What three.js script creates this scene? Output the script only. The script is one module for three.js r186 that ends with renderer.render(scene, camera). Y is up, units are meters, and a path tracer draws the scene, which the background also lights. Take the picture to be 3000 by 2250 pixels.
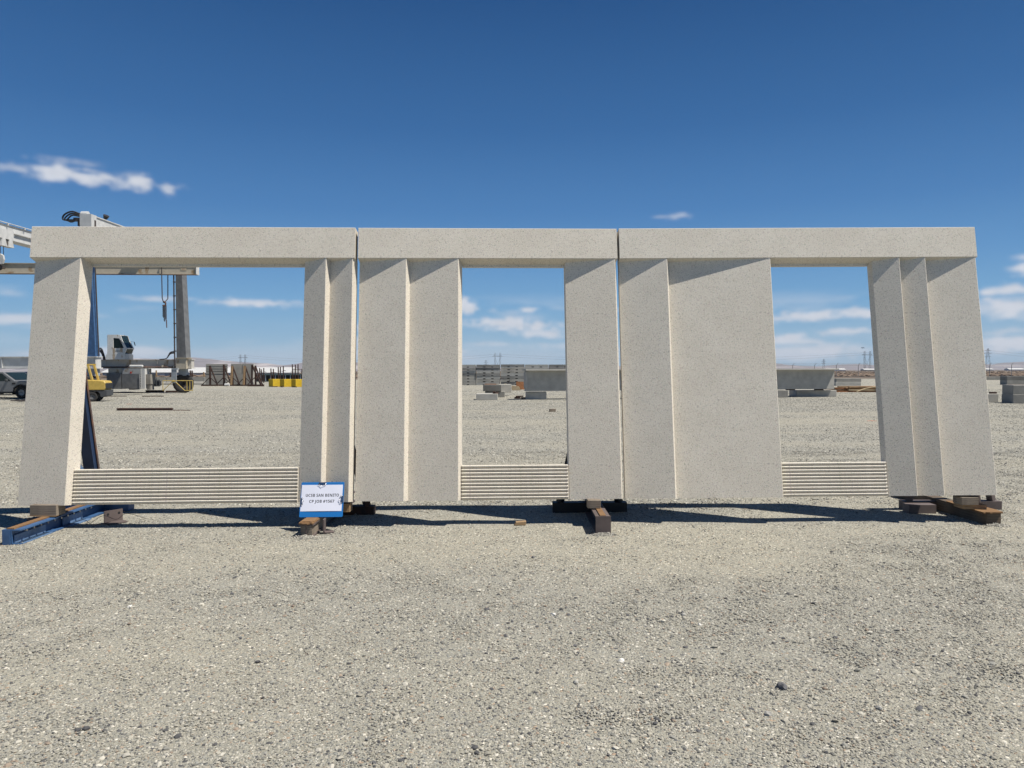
import * as THREE from 'three';
import { mergeGeometries } from 'three/addons/utils/BufferGeometryUtils.js';
import { RoundedBoxGeometry } from 'three/addons/geometries/RoundedBoxGeometry.js';

/* ---------- camera, sky, sun, exposure ---------- */
const scene = new THREE.Scene();
const camera = new THREE.PerspectiveCamera(56.13, 4 / 3, 0.1, 40000);
camera.rotation.order = 'YXZ';
camera.position.set(0, 1.72, 0);
camera.rotation.set(-0.02274, 0, -0.0016);
const renderer = new THREE.WebGLRenderer({ antialias: true });
renderer.setSize(1024, 768);
renderer.toneMapping = THREE.LinearToneMapping;
renderer.toneMappingExposure = 1.38;
renderer.shadowMap.enabled = true;

const D2R = Math.PI / 180;
function mulberry(a) { return () => { a |= 0; a = a + 0x6D2B79F5 | 0; let t = Math.imul(a ^ a >>> 15, 1 | a); t = t + Math.imul(t ^ t >>> 7, 61 | t) ^ t; return ((t ^ t >>> 14) >>> 0) / 4294967296; }; }
const hash2 = (x, y, s = 0) => { let h = Math.imul(x, 374761393) ^ Math.imul(y, 668265263) ^ Math.imul(s, 974634777); h = Math.imul(h ^ h >>> 13, 1274126177); return ((h ^ h >>> 16) >>> 0) / 4294967296; };
const sm = (t) => t * t * (3 - 2 * t);
function noise(x, y, s = 0, p = 0) {
  const xi = Math.floor(x), yi = Math.floor(y), fx = sm(x - xi), fy = sm(y - yi);
  const w = p ? (v) => ((v % p) + p) % p : (v) => v;
  const a = hash2(w(xi), w(yi), s), b = hash2(w(xi + 1), w(yi), s), c = hash2(w(xi), w(yi + 1), s), d = hash2(w(xi + 1), w(yi + 1), s);
  return a + (b - a) * fx + (c - a) * fy + (a - b - c + d) * fx * fy;
}
function fbm(x, y, o = 4, s = 0, p = 0) { let v = 0, a = 0.5, n = 0; for (let i = 0; i < o; i++) { v += a * noise(x, y, s + i, p); n += a; x *= 2; y *= 2; if (p) p *= 2; a *= 0.5; } return v / n; }
const clamp = (v, a = 0, b = 1) => Math.min(b, Math.max(a, v));
const step = (a, b, v) => sm(clamp((v - a) / (b - a)));
const lerp = (a, b, t) => a + (b - a) * t;

const SUN = new THREE.Vector3(0.55, 1, 0.165).normalize();
const sun = new THREE.DirectionalLight(new THREE.Color(1, 0.945, 0.855), 4.9);
sun.position.copy(SUN).multiplyScalar(120);
sun.castShadow = true;
sun.shadow.mapSize.set(4096, 4096);
Object.assign(sun.shadow.camera, { left: -80, right: 80, top: 80, bottom: -80, near: 1, far: 400 });
scene.add(sun, sun.target);

// deep blue autumn sky with a low band of thin clouds
const CLOUDS = [ // azimuth, elevation, half width, half height (degrees), density, seed
  [-30.2, 12.85, 5.2, 0.42, 0.9, 40], [-32.2, 12.9, 2.0, 0.68, 1.0, 1], [-30.2, 12.75, 1.4, 0.6, 0.9, 2], [-27.6, 12.8, 1.6, 0.64, 1.0, 3], [-25.4, 12.55, 0.65, 0.5, 0.75, 4], [-34.6, 12.85, 1.6, 0.26, 0.55, 5], [-31, 13.7, 2.0, 0.2, 0.4, 6],
  [12.9, 11.55, 1.3, 0.24, 0.5, 7], [11.6, 11.5, 0.8, 0.15, 0.4, 8],
  [-19.6, 4.85, 4.6, 0.36, 1.05, 9], [-26.0, 4.95, 2.6, 0.2, 0.7, 10], [-34.9, 4.9, 1.3, 0.25, 0.4, 11],
  [-3.5, 4.95, 0.85, 0.8, 1.25, 12], [1.3, 4.55, 0.95, 0.28, 0.8, 13], [-1.6, 4.5, 0.4, 0.15, 0.5, 14],
  [0.0, 3.4, 5.0, 0.6, 1.1, 15], [2.6, 2.75, 3.2, 0.5, 0.85, 16], [-1.5, 1.85, 2.6, 0.2, 0.6, 17], [4, 1.7, 4, 0.3, 0.5, 33],
  [22.4, 3.7, 2.9, 0.55, 1.15, 18], [25.6, 3.85, 1.8, 0.45, 1.0, 19], [20.6, 2.1, 1.5, 0.5, 1.0, 20], [25.2, 2.55, 2.3, 0.28, 0.95, 21], [23.5, 1.2, 4.5, 0.6, 0.9, 22],
  [34.6, 5.05, 2.6, 0.42, 1.1, 23], [34.8, 3.9, 2.6, 0.75, 1.15, 24], [35.4, 6.3, 1.3, 0.4, 0.9, 25], [35.6, 7.0, 1.2, 0.22, 0.6, 26], [34.5, 1.5, 3.2, 0.75, 1.1, 27], [34.8, 2.4, 1.5, 0.16, 0.6, 28],
];
function makeSky() {
  const W = 2048, H = 1024, data = new Float32Array(W * H * 4);
  const stops = [[-8, .33, .45, .55], [0, .34, .485, .60], [1.5, .29, .475, .635], [5, .175, .38, .625], [8, .12, .30, .57], [12, .073, .215, .475], [18, .040, .143, .36], [27, .0185, .084, .245], [45, .011, .058, .19], [90, .009, .048, .165]];
  for (let j = 0; j < H; j++) {
    const el = ((j + 0.5) / H - 0.5) * 180;
    let k = 0; while (k < stops.length - 2 && el > stops[k + 1][0]) k++;
    const t = clamp((el - stops[k][0]) / (stops[k + 1][0] - stops[k][0])), A = stops[k], B = stops[k + 1];
    const base = [1, 2, 3].map((c) => lerp(A[c], B[c], t));
    for (let i = 0; i < W; i++) {
      const phi = ((i + 0.5) / W - 0.5) * 2 * Math.PI, az = Math.atan2(Math.cos(phi), -Math.sin(phi)) / D2R;
      let d = 0;
      if (el > -1 && el < 18) {
        const wx = (fbm(az * 0.55, el * 1.3, 4, 90) - 0.5) * 2.2, wy = (fbm(az * 0.6 + 40, el * 1.6, 4, 95) - 0.5) * 0.75;
        const n = fbm(az * 1.5, el * 3.6, 5, 50);
        for (const [ca, ce, sa, se, dn, s] of CLOUDS) {
          const x = (az - ca + wx * 0.5) / sa, y = (el - ce + wy * 0.7 * Math.min(1, se * 1.6)) / se;
          const r = x * x + y * y;
          if (r < 3) d = Math.max(d, dn * step(1.15, 0.1, Math.sqrt(r) + (n - 0.5) * 1.25));
        }
        // thin streaks all round, low over the horizon
        const low = fbm(az * 0.11 + 7, el * 0.95, 5, 20);
        d = Math.max(d, 0.8 * step(0.57, 0.74, low) * step(6.2, 3, el) * step(-6, 12, Math.abs(az + 18)));
        d = Math.max(d, 0.28 * step(0.42, 0.7, fbm(az * 0.07, el * 0.8, 4, 30)) * step(4, 0.5, el));
      }
      d = clamp(d * 1.12) * 0.95;
      const EX = 1 / 1.38, o = (j * W + i) * 4, m = fbm(az * 0.9, el * 2.4, 3, 70), c = 0.93 + 0.14 * (m - 0.5);
      data[o] = EX * lerp(base[0], 0.70 * c, d); data[o + 1] = EX * lerp(base[1], 0.73 * c, d); data[o + 2] = EX * lerp(base[2], 0.80 * c, d); data[o + 3] = 1;
    }
  }
  const t = new THREE.DataTexture(data, W, H, THREE.RGBAFormat, THREE.FloatType);
  t.mapping = THREE.EquirectangularReflectionMapping; t.magFilter = t.minFilter = THREE.LinearFilter; t.wrapS = THREE.RepeatWrapping; t.needsUpdate = true;
  return t;
}
scene.background = makeSky();
scene.environment = scene.background;
scene.fog = new THREE.FogExp2(new THREE.Color(0.70, 0.80, 0.95), 0.00006);

/* ---------- helpers ---------- */
const V = (x, y, z) => new THREE.Vector3(x, y, z);
const clean = (g) => { const n = g.index ? g.toNonIndexed() : g; for (const k of Object.keys(n.attributes)) if (!['position', 'normal', 'uv'].includes(k)) n.deleteAttribute(k); if (!n.attributes.normal) n.computeVertexNormals(); if (!n.attributes.uv) n.setAttribute('uv', new THREE.BufferAttribute(new Float32Array(n.attributes.position.count * 2), 2)); return n; };
function xf(g, p = [0, 0, 0], r = [0, 0, 0], order = 'XYZ') { const m = new THREE.Matrix4().makeRotationFromEuler(new THREE.Euler(...r, order)); m.setPosition(...p); g.applyMatrix4(m); return g; }
const bx = (w, h, d, x = 0, y = 0, z = 0, rx = 0, ry = 0, rz = 0) => xf(new THREE.BoxGeometry(w, h, d), [x, y, z], [rx, ry, rz]);
const rbx = (w, h, d, r, x = 0, y = 0, z = 0, rx = 0, ry = 0, rz = 0) => xf(new RoundedBoxGeometry(w, h, d, 2, r), [x, y, z], [rx, ry, rz]);
const span = (x0, x1, y0, y1, z0, z1) => bx(Math.abs(x1 - x0), Math.abs(y1 - y0), Math.abs(z1 - z0), (x0 + x1) / 2, (y0 + y1) / 2, (z0 + z1) / 2);
function along(g, a, b, up = V(0, 1, 0)) { // geometry built along +z, unit start at 0
  const d = b.clone().sub(a), z = d.clone().normalize(); if (Math.abs(z.dot(up)) > 0.995) up = V(0, 0, 1);
  const x = up.clone().cross(z).normalize(), y = z.clone().cross(x); const m = new THREE.Matrix4().makeBasis(x, y, z); m.setPosition(a); g.applyMatrix4(m); return g;
}
const bar = (a, b, w, h, up) => { const L = a.distanceTo(b); return along(bx(w, h, L, 0, 0, L / 2), a, b, up); };
const rod = (a, b, r, n = 8, r2 = r) => { const L = a.distanceTo(b); const g = new THREE.CylinderGeometry(r2, r, L, n); g.rotateX(Math.PI / 2); g.translate(0, 0, L / 2); return along(g, a, b); };
const tube = (pts, r, seg = 24, n = 6) => new THREE.TubeGeometry(new THREE.CatmullRomCurve3(pts), seg, r, n);
function ext(pts, depth, bevel = 0) { // polygon in xy, extruded z 0..depth
  const s = new THREE.Shape(pts.map((p) => new THREE.Vector2(...p)));
  return new THREE.ExtrudeGeometry(s, { depth, bevelEnabled: bevel > 0, bevelSize: bevel, bevelThickness: bevel, bevelOffset: -bevel, bevelSegments: 1, steps: 1, curveSegments: 8 });
}
const ibeam = (a, b, w, h, tf = 0.012, tw = 0.01) => { const L = a.distanceTo(b); return [bx(w, tf, L, 0, h / 2 - tf / 2, L / 2), bx(w, tf, L, 0, -h / 2 + tf / 2, L / 2), bx(tw, h - 2 * tf, L, 0, 0, L / 2)].map((g) => along(g, a, b)); };
function boxUV(g, s) {
  const p = g.attributes.position, n = g.attributes.normal, uv = g.attributes.uv;
  for (let i = 0; i < p.count; i += 3) {
    const ax = Math.abs(n.getX(i) + n.getX(i + 1) + n.getX(i + 2)), ay = Math.abs(n.getY(i) + n.getY(i + 1) + n.getY(i + 2)), az = Math.abs(n.getZ(i) + n.getZ(i + 1) + n.getZ(i + 2));
    for (let k = i; k < i + 3; k++) {
      const x = p.getX(k), y = p.getY(k), z = p.getZ(k);
      if (az >= ax && az >= ay) uv.setXY(k, x / s, y / s); else if (ax >= ay) uv.setXY(k, z / s + 0.37, y / s); else uv.setXY(k, x / s, z / s + 0.61);
    }
  }
}
const used = {};
const numbered = (n) => { const k = used[n] = (used[n] ?? -1) + 1; return k ? `${n}_${String(k).padStart(3, '0')}` : n; };
const inWorld = new Map();
function mesh(name, geos, mat, parent = scene, keepUV = false) {
  const g = mergeGeometries([].concat(geos).map(clean));
  const o = inWorld.get(parent); if (o) g.translate(-o.x, -o.y, -o.z);
  if (!keepUV) boxUV(g, mat.userData.tile ?? 1);
  const m = new THREE.Mesh(g, mat); m.name = parent === scene ? numbered(name) : name; m.castShadow = m.receiveShadow = true; parent.add(m);
  if (o) inWorld.set(m, o); // parts of a part are authored in the same frame
  return m;
}
function tag(o, label, category, group) { Object.assign(o.userData, { label, category }); if (group) o.userData.group = group; return o; }
function thing(name, label, category, pos = [0, 0, 0], { turn = 0, group, world = false } = {}) {
  const o = new THREE.Group(); o.name = numbered(name); o.position.set(...pos); o.rotation.y = turn; scene.add(o);
  if (world) inWorld.set(o, o.position.clone());
  return tag(o, label, category, group);
}
function single(name, geos, mat, label, category, pos, group, turn = 0) { // a thing that is one mesh, geometry local to pos
  const m = mesh(name, geos, mat); m.position.set(...pos); m.rotation.y = turn; return tag(m, label, category, group);
}
function dup(src, pos, turn = 0, label) { const c = src.clone(); c.name = numbered(src.name.replace(/_\d{3}$/, '')); c.position.set(...pos); c.rotation.y = turn; c.userData = { ...src.userData }; if (label) c.userData.label = label; scene.add(c); return c; }
function struct(name, geos, mat) { const m = mesh(name, geos, mat); m.userData.kind = 'structure'; return m; }

/* ---------- textures and materials ---------- */
const lin2s = (v) => 255 * (v <= 0.0031308 ? 12.92 * v : 1.055 * Math.pow(v, 1 / 2.4) - 0.055);
function colourTex(N, fn, aniso) { // fn(x, y) -> linear rgb
  const d = new Uint8Array(N * N * 4);
  for (let y = 0; y < N; y++) for (let x = 0; x < N; x++) { const c = fn(x, y), o = (y * N + x) * 4; d[o] = clamp(lin2s(clamp(c[0])), 0, 255); d[o + 1] = clamp(lin2s(clamp(c[1])), 0, 255); d[o + 2] = clamp(lin2s(clamp(c[2])), 0, 255); d[o + 3] = 255; }
  return finish(new THREE.DataTexture(d, N, N), true);
}
function heightTex(N, h) { const d = new Uint8Array(N * N * 4); for (let i = 0; i < N * N; i++) { const v = clamp(h(i)) * 255; d[i * 4] = d[i * 4 + 1] = d[i * 4 + 2] = v; d[i * 4 + 3] = 255; } return finish(new THREE.DataTexture(d, N, N), false); }
function finish(t, srgb) { t.wrapS = t.wrapT = THREE.RepeatWrapping; t.magFilter = THREE.LinearFilter; t.minFilter = THREE.LinearMipmapLinearFilter; t.generateMipmaps = true; if (srgb) t.colorSpace = THREE.SRGBColorSpace; t.needsUpdate = true; return t; }
function mat(rgb, rough = 0.8, opt = {}) { const { tile, ...o } = opt; const m = new THREE.MeshStandardMaterial({ color: new THREE.Color(...rgb), roughness: rough, ...o }); m.userData.tile = tile ?? 1; return m; }

// sandblasted precast concrete: warm white matrix, dark and white aggregate specks
function precastMaps() {
  const N = 1024, R = mulberry(11), col = new Float32Array(N * N * 3), ht = new Float32Array(N * N).fill(0.6);
  for (let y = 0; y < N; y++) for (let x = 0; x < N; x++) {
    const l = (fbm(x / 128, y / 128, 3, 3, 8) - 0.5) * 0.07 + (hash2(x, y, 5) - 0.5) * 0.10 + (noise(x / 3, y / 3, 9) - 0.5) * 0.07, o = (y * N + x) * 3;
    col[o] = 0.61 + l; col[o + 1] = 0.57 + l; col[o + 2] = 0.49 + l * 0.95;
    ht[y * N + x] = 0.6 + (noise(x / 3.2, y / 3.2, 8) - 0.5) * 0.5;
  }
  for (let k = 0; k < 24000; k++) {
    const cx = R() * N, cy = R() * N, big = R() < 0.36, r = big ? 1.35 + R() * 1.2 : 0.8 + R() * 0.6, a = R() * 6.28, e = 0.75 + R() * 0.25, t = R();
    const c = t < 0.74 ? [0.10 + R() * 0.2, 0.095 + R() * 0.19, 0.085 + R() * 0.17] : t < 0.9 ? [0.42, 0.33, 0.24] : [0.80, 0.77, 0.7];
    const rr = Math.ceil(r + 1);
    for (let dy = -rr; dy <= rr; dy++) for (let dx = -rr; dx <= rr; dx++) {
      const u = (dx * Math.cos(a) + dy * Math.sin(a)) / r, v = (-dx * Math.sin(a) + dy * Math.cos(a)) / (r * e), w = clamp(1.5 - Math.hypot(u, v) * 1.3);
      if (w <= 0) continue;
      const i = (((Math.floor(cy) + dy) % N + N) % N) * N + ((Math.floor(cx) + dx) % N + N) % N;
      for (let q = 0; q < 3; q++) col[i * 3 + q] = lerp(col[i * 3 + q], c[q], w);
    }
  }
  return [colourTex(N, (x, y) => { const o = (y * N + x) * 3; return [col[o], col[o + 1], col[o + 2]]; }), heightTex(N, (i) => ht[i])];
}
const [preC, preH] = precastMaps();
const precast = mat([1.0, 0.985, 0.975], 0.88, { map: preC, bumpMap: preH, bumpScale: 0.0014, tile: 1.7 });
function mottled(seed, amp, freq = 10, grain = 0.05) { return colourTex(512, (x, y) => { const v = 1 - amp + amp * 2 * (fbm(x / 512 * freq, y / 512 * freq, 5, seed, freq) - 0.5) + (hash2(x, y, seed) - 0.5) * grain; return [v, v, v]; }); }
const mot1 = mottled(21, 0.16), mot2 = mottled(22, 0.3, 6, 0.08);
const stain = colourTex(512, (x, y) => { const n = fbm(x / 512 * 8, y / 512 * 5, 5, 31, 8), m = step(0.56, 0.7, n), g = 0.9 + 0.2 * (fbm(x / 16, y / 16, 3, 33, 32) - 0.5); return [lerp(1, 0.62, m) * g, lerp(1, 0.5, m) * g, lerp(1, 0.38, m) * g]; });
const rustMap = colourTex(512, (x, y) => { const n = fbm(x / 512 * 9, y / 512 * 9, 5, 41, 9), k = step(0.42, 0.62, n), g = (hash2(x, y, 4) - 0.5) * 0.03; return [lerp(0.08, 0.145, k) + g, lerp(0.052, 0.072, k) + g, lerp(0.046, 0.046, k) + g]; });
const woodMap = (a, b, seed) => colourTex(512, (x, y) => { const gr = fbm(x / 512 * 4, y / 512 * 64, 4, seed, 4), f = fbm(x / 512 * 8, y / 512 * 8, 4, seed + 5, 8); const k = clamp(gr * 1.5 - 0.25 + (f - 0.5) * 0.5); return [lerp(a[0], b[0], k), lerp(a[1], b[1], k), lerp(a[2], b[2], k)]; });
const woodA = woodMap([0.15, 0.085, 0.04], [0.42, 0.28, 0.15], 51), woodB = woodMap([0.11, 0.088, 0.068], [0.27, 0.225, 0.175], 61);
const M = {
  concrete: mat([0.31, 0.30, 0.27], 0.92, { map: mot1, tile: 2.6 }), concreteLight: mat([0.47, 0.455, 0.41], 0.92, { map: mot1, tile: 2.2 }), concreteDark: mat([0.225, 0.22, 0.20], 0.92, { map: mot2, tile: 3 }), concreteWarm: mat([0.319, 0.296, 0.258], 0.92, { map: mot2, tile: 2.3 }),
  rust: mat([1, 1, 1], 0.85, { map: rustMap, tile: 0.7 }), rustDark: mat([0.418, 0.395, 0.395], 0.85, { map: rustMap, tile: 0.9 }), steelBrown: mat([0.152, 0.118, 0.11], 0.7, { map: mot2, tile: 0.6 }),
  blue: mat([0.057, 0.144, 0.319], 0.5, { map: mot2, tile: 0.8 }), blueLight: mat([0.152, 0.258, 0.441], 0.55, { map: mot2, tile: 0.5 }), boardBlue: mat([0.00912, 0.144, 0.426], 0.45),
  wood: mat([1, 1, 1], 0.9, { map: woodA, tile: 0.4 }), woodGrey: mat([1, 1, 1], 0.9, { map: woodB, tile: 0.4 }), plywood: mat([0.646, 0.562, 0.456], 0.9, { map: woodA, tile: 0.9 }), lumber: mat([0.471, 0.312, 0.167], 0.9, { map: mot2, tile: 1.3 }), lumberPale: mat([0.562, 0.441, 0.274], 0.9, { map: mot2, tile: 1.1 }), orangeWood: mat([0.342, 0.144, 0.0532], 0.85, { map: mot2, tile: 1 }),
  white: mat([0.593, 0.593, 0.578], 0.5, { map: mot1, tile: 2 }), whiteDirty: mat([0.502, 0.479, 0.433], 0.65, { map: stain, tile: 2.6 }), greyPaint: mat([0.19, 0.194, 0.198], 0.6, { map: mot2, tile: 1.7 }), greyLight: mat([0.35, 0.357, 0.35], 0.6, { map: stain, tile: 2.1 }), steelGrey: mat([0.319, 0.357, 0.395], 0.6, { map: mot1, tile: 1 }), cream: mat([0.441, 0.395, 0.312], 0.65, { map: stain, tile: 3.1 }),
  black: mat([0.0137, 0.0137, 0.0152], 0.6), rubber: mat([0.0266, 0.0258, 0.0258], 0.9), chrome: mat([0.471, 0.471, 0.471], 0.25, { metalness: 1 }), iron: mat([0.0532, 0.0418, 0.038], 0.7),
  yellow: mat([0.547, 0.38, 0.0836], 0.45, { map: mot1, tile: 1 }), yellowRail: mat([0.502, 0.372, 0.106], 0.6), safety: mat([0.608, 0.418, 0.0152], 0.7, { map: mot1, tile: 1.2 }), darkGrey: mat([0.0532, 0.057, 0.0608], 0.6), red: mat([0.38, 0.038, 0.0228], 0.6), orange: mat([0.608, 0.122, 0.038], 0.6),
  glassDark: new THREE.MeshPhysicalMaterial({ color: new THREE.Color(0.012, 0.022, 0.022), roughness: 0.12, metalness: 0, specularIntensity: 0.6 }), glass: new THREE.MeshPhysicalMaterial({ color: new THREE.Color(0.72, 0.86, 0.82), roughness: 0.03, transmission: 1, thickness: 0 }),
  truckWhiteShaded: new THREE.MeshPhysicalMaterial({ color: new THREE.Color(0.14, 0.145, 0.155), roughness: 0.4, clearcoat: 0.8, clearcoatRoughness: 0.1 }), truckBlue: new THREE.MeshPhysicalMaterial({ color: new THREE.Color(0.014, 0.03, 0.075), roughness: 0.4, clearcoat: 0.8 }),  // first paint is a white truck, greyed in the colour to stand for shade
  slabA: mat([0.40, 0.40, 0.375], 0.92, { map: mot1, tile: 2.6 }), slabB: mat([0.44, 0.425, 0.38], 0.92, { map: mot2, tile: 2.3 }), slabC: mat([0.29, 0.29, 0.275], 0.92, { map: mot2, tile: 3 }),
  cabPaint: mat([0.70, 0.70, 0.67], 0.55, { map: stain, tile: 2.1 }), timberShaded: mat([0.6, 0.55, 0.5], 0.95, { map: woodB, tile: 0.5 }), navy: mat([0.02, 0.045, 0.11], 0.5, { map: mot2, tile: 0.8 }),  // timber base and rear leg blue have their shade mixed into the colour
  greenSteel: mat([0.0456, 0.076, 0.076], 0.7), whiteShed: mat([0.562, 0.57, 0.578], 0.7), shedBlue: mat([0.304, 0.357, 0.418], 0.7), pylon: mat([0.129, 0.137, 0.152], 0.8), post: mat([0.228, 0.236, 0.243], 0.6),
};
function canvasMat(w, h, draw, rough = 0.8, extra = {}) { const c = document.createElement('canvas'); c.width = w; c.height = h; draw(c.getContext('2d'), w, h); const t = new THREE.CanvasTexture(c); t.colorSpace = THREE.SRGBColorSpace; t.anisotropy = 8; return new THREE.MeshStandardMaterial({ map: t, roughness: rough, ...extra }); }

/* ---------- ground ---------- */
const groundY = (x, z) => { // z is world z (negative ahead)
  const d = Math.hypot(x * 0.6, z), near = step(60, 12, d);
  let y = near * ((fbm(x * 0.7 + 50, z * 0.7 + 90, 3, 300) - 0.5) * 0.035 + (fbm(x * 3 + 9, z * 3, 2, 310) - 0.5) * 0.012);
  if (-z > 120) y -= (-z - 120) * 0.0042;
  return y;
};
const BASE = groundY(0, -8);
function gravelMaps() {
  const N = 2048, R = mulberry(77), col = new Float32Array(N * N * 3), ht = new Float32Array(N * N);
  for (let y = 0; y < N; y++) for (let x = 0; x < N; x++) {
    const i = y * N + x, n = fbm(x / N * 14, y / N * 14, 4, 101, 14), g = hash2(x, y, 12), q = noise(x / 2.5, y / 2.5, 15), v = 0.80 + (n - 0.5) * 0.22 + (g - 0.5) * 0.34 + (q - 0.5) * 0.3;
    col[i * 3] = 0.318 * v; col[i * 3 + 1] = 0.305 * v; col[i * 3 + 2] = 0.25 * v; ht[i] = 0.22 + q * 0.16 + g * 0.05;
  }
  for (let k = 0; k < 105000; k++) {
    const cx = R() * N, cy = R() * N, t = R(), r = t < 0.9 ? 1.6 + R() * 3.0 : 3.5 + R() * 6.5, a = R() * 6.28, e = 0.5 + R() * 0.5, s = R(), b = 0.75 + R() * 0.5;
    const c = s < 0.44 ? [0.288 * b, 0.28 * b, 0.236 * b] : s < 0.70 ? [0.205 * b, 0.208 * b, 0.19 * b] : s < 0.83 ? [0.075 * b, 0.076 * b, 0.078 * b] : s < 0.95 ? [0.50 * b, 0.475 * b, 0.41 * b] : [0.30 * b, 0.225 * b, 0.16 * b];
    const h0 = 0.3 + 0.06 * Math.min(r, 8), rr = Math.ceil(r);
    for (let dy = -rr; dy <= rr; dy++) for (let dx = -rr; dx <= rr; dx++) {
      const u = (dx * Math.cos(a) + dy * Math.sin(a)) / r, v = (-dx * Math.sin(a) + dy * Math.cos(a)) / (r * e), d2 = u * u + v * v;
      if (d2 > 1) continue;
      const i = (((Math.floor(cy) + dy) % N + N) % N) * N + ((Math.floor(cx) + dx) % N + N) % N, h = h0 * (0.45 + 0.55 * Math.sqrt(1 - d2));
      if (h < ht[i]) continue;
      ht[i] = h; const gg = 0.9 + 0.2 * hash2(cx + dx, cy + dy, 3); col[i * 3] = c[0] * gg; col[i * 3 + 1] = c[1] * gg; col[i * 3 + 2] = c[2] * gg;
    }
  }
  return [colourTex(N, (x, y) => { const o = (y * N + x) * 3; return [col[o], col[o + 1], col[o + 2]]; }), heightTex(N, (i) => ht[i])];
}
const [gravC, gravH] = gravelMaps();
const dusty = (x, z) => { // 0 gravelly .. 1 fine tan dust
  const tracks = fbm(x * 0.06 + 3, z * 0.8 + 11, 4, 210), blot = fbm(x * 0.55 + 5, z * 0.9, 5, 220);
  return clamp((tracks - 0.5) * 2.2 + (blot - 0.5) * 2.3 + 0.42);
};
{
  const xs = [], zs = [], S = (u, a, b) => a * Math.sinh(u * b) / Math.sinh(b);
  for (let i = -170; i <= 170; i++) xs.push(S(i / 170, 5200, 7.6));
  for (let j = 0; j <= 330; j++) zs.push(6 - S(j / 330, 7500, 7.9));
  const pos = [], uv = [], col = [], idx = [];
  for (const z of zs) for (const x of xs) {
    pos.push(x, groundY(x, z), z); uv.push(x / 2.4, z / 2.4);
    const far = -z, d = dusty(x, z), big = fbm(x * 0.02 + 9, z * 0.06, 3, 230);
    const k = 1.0 + 0.09 * d + (big - 0.5) * 0.12;
    let c = [k * lerp(0.985, 1.02, d), k * lerp(0.99, 1.0, d), k * lerp(1.0, 0.965, d)];
    if (far > 100) { const w = step(100, 112, far), n = fbm(x * 0.03, z * 0.012, 4, 240), s = step(0.6, 0.66, n); const b = [lerp(0.42, 0.8, s), lerp(0.33, 0.72, s), lerp(0.28, 0.66, s)]; c = c.map((v, i) => lerp(v, b[i], w)); }
    col.push(...c);
  }
  const nx = xs.length;
  for (let j = 0; j < zs.length - 1; j++) for (let i = 0; i < nx - 1; i++) { const a = j * nx + i; idx.push(a, a + 1, a + nx, a + 1, a + nx + 1, a + nx); }
  const g = new THREE.BufferGeometry();
  g.setAttribute('position', new THREE.Float32BufferAttribute(pos, 3)); g.setAttribute('uv', new THREE.Float32BufferAttribute(uv, 2)); g.setAttribute('color', new THREE.Float32BufferAttribute(col, 3)); g.setIndex(idx); g.computeVertexNormals();
  const m = new THREE.Mesh(g, new THREE.MeshStandardMaterial({ map: gravC, bumpMap: gravH, bumpScale: 0.012, roughness: 0.97, vertexColors: true }));
  m.name = 'ground'; m.receiveShadow = true; m.castShadow = true; m.userData.kind = 'structure'; scene.add(m);
}
function pebble(seed) { const g = clean(new THREE.IcosahedronGeometry(1, 0)), p = g.attributes.position; for (let i = 0; i < p.count; i++) { const x = p.getX(i), y = p.getY(i), z = p.getZ(i), k = 0.7 + 0.55 * hash2(Math.round(x * 50), Math.round(y * 50 + z * 173), seed); p.setXYZ(i, x * k, y * k * 0.62, z * k); } g.computeVertexNormals(); return g; }
const pebbleMat = new THREE.MeshStandardMaterial({ color: 0xffffff, roughness: 0.95 });
{
  const R = mulberry(5), per = 75000, tmp = new THREE.Object3D(), c = new THREE.Color();
  const heap = new THREE.Group(); heap.name = 'loose_gravel'; tag(heap, 'grey and tan loose gravel strewn over the dusty yard', 'gravel'); heap.userData.kind = 'stuff'; scene.add(heap);
  for (let v = 0; v < 4; v++) {
    const m = new THREE.InstancedMesh(pebble(v + 1), pebbleMat, per); m.name = 'pebbles'; m.castShadow = m.receiveShadow = true; m.userData.kind = 'stuff';
    for (let k = 0; k < per;) {
      const z = -(2.2 + R() * 12.5), x = (R() * 2 - 1) * (-z * 0.78 + 1.3);
      const du = dusty(x, z); if (R() < 0.72 * step(0.15, 0.95, du)) continue;
      const t = R() + 0.03 - 0.05 * du, r = 0.0028 + 0.004 * R() + (t > 0.9 ? 0.006 * R() : 0) + (t > 0.99 ? 0.010 * R() * R() : 0);
      tmp.position.set(x, groundY(x, z) + r * 0.12, z); tmp.rotation.set((R() - 0.5) * 0.8, R() * 6.28, (R() - 0.5) * 0.8); tmp.scale.set(r * (0.8 + R() * 0.5), r * (0.8 + R() * 0.4), r); tmp.updateMatrix(); m.setMatrixAt(k, tmp.matrix);
      const s = R(), b = 0.75 + R() * 0.5; if (s < 0.46) c.setRGB(0.305 * b, 0.288 * b, 0.24 * b); else if (s < 0.72) c.setRGB(0.22 * b, 0.215 * b, 0.19 * b); else if (s < 0.82) c.setRGB(0.08 * b, 0.08 * b, 0.082 * b); else if (s < 0.965) c.setRGB(0.40 * b, 0.38 * b, 0.325 * b); else c.setRGB(0.27 * b, 0.215 * b, 0.165 * b);
      m.setColorAt(k, c); k++;
    }
    heap.add(m);
  }
}

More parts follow.
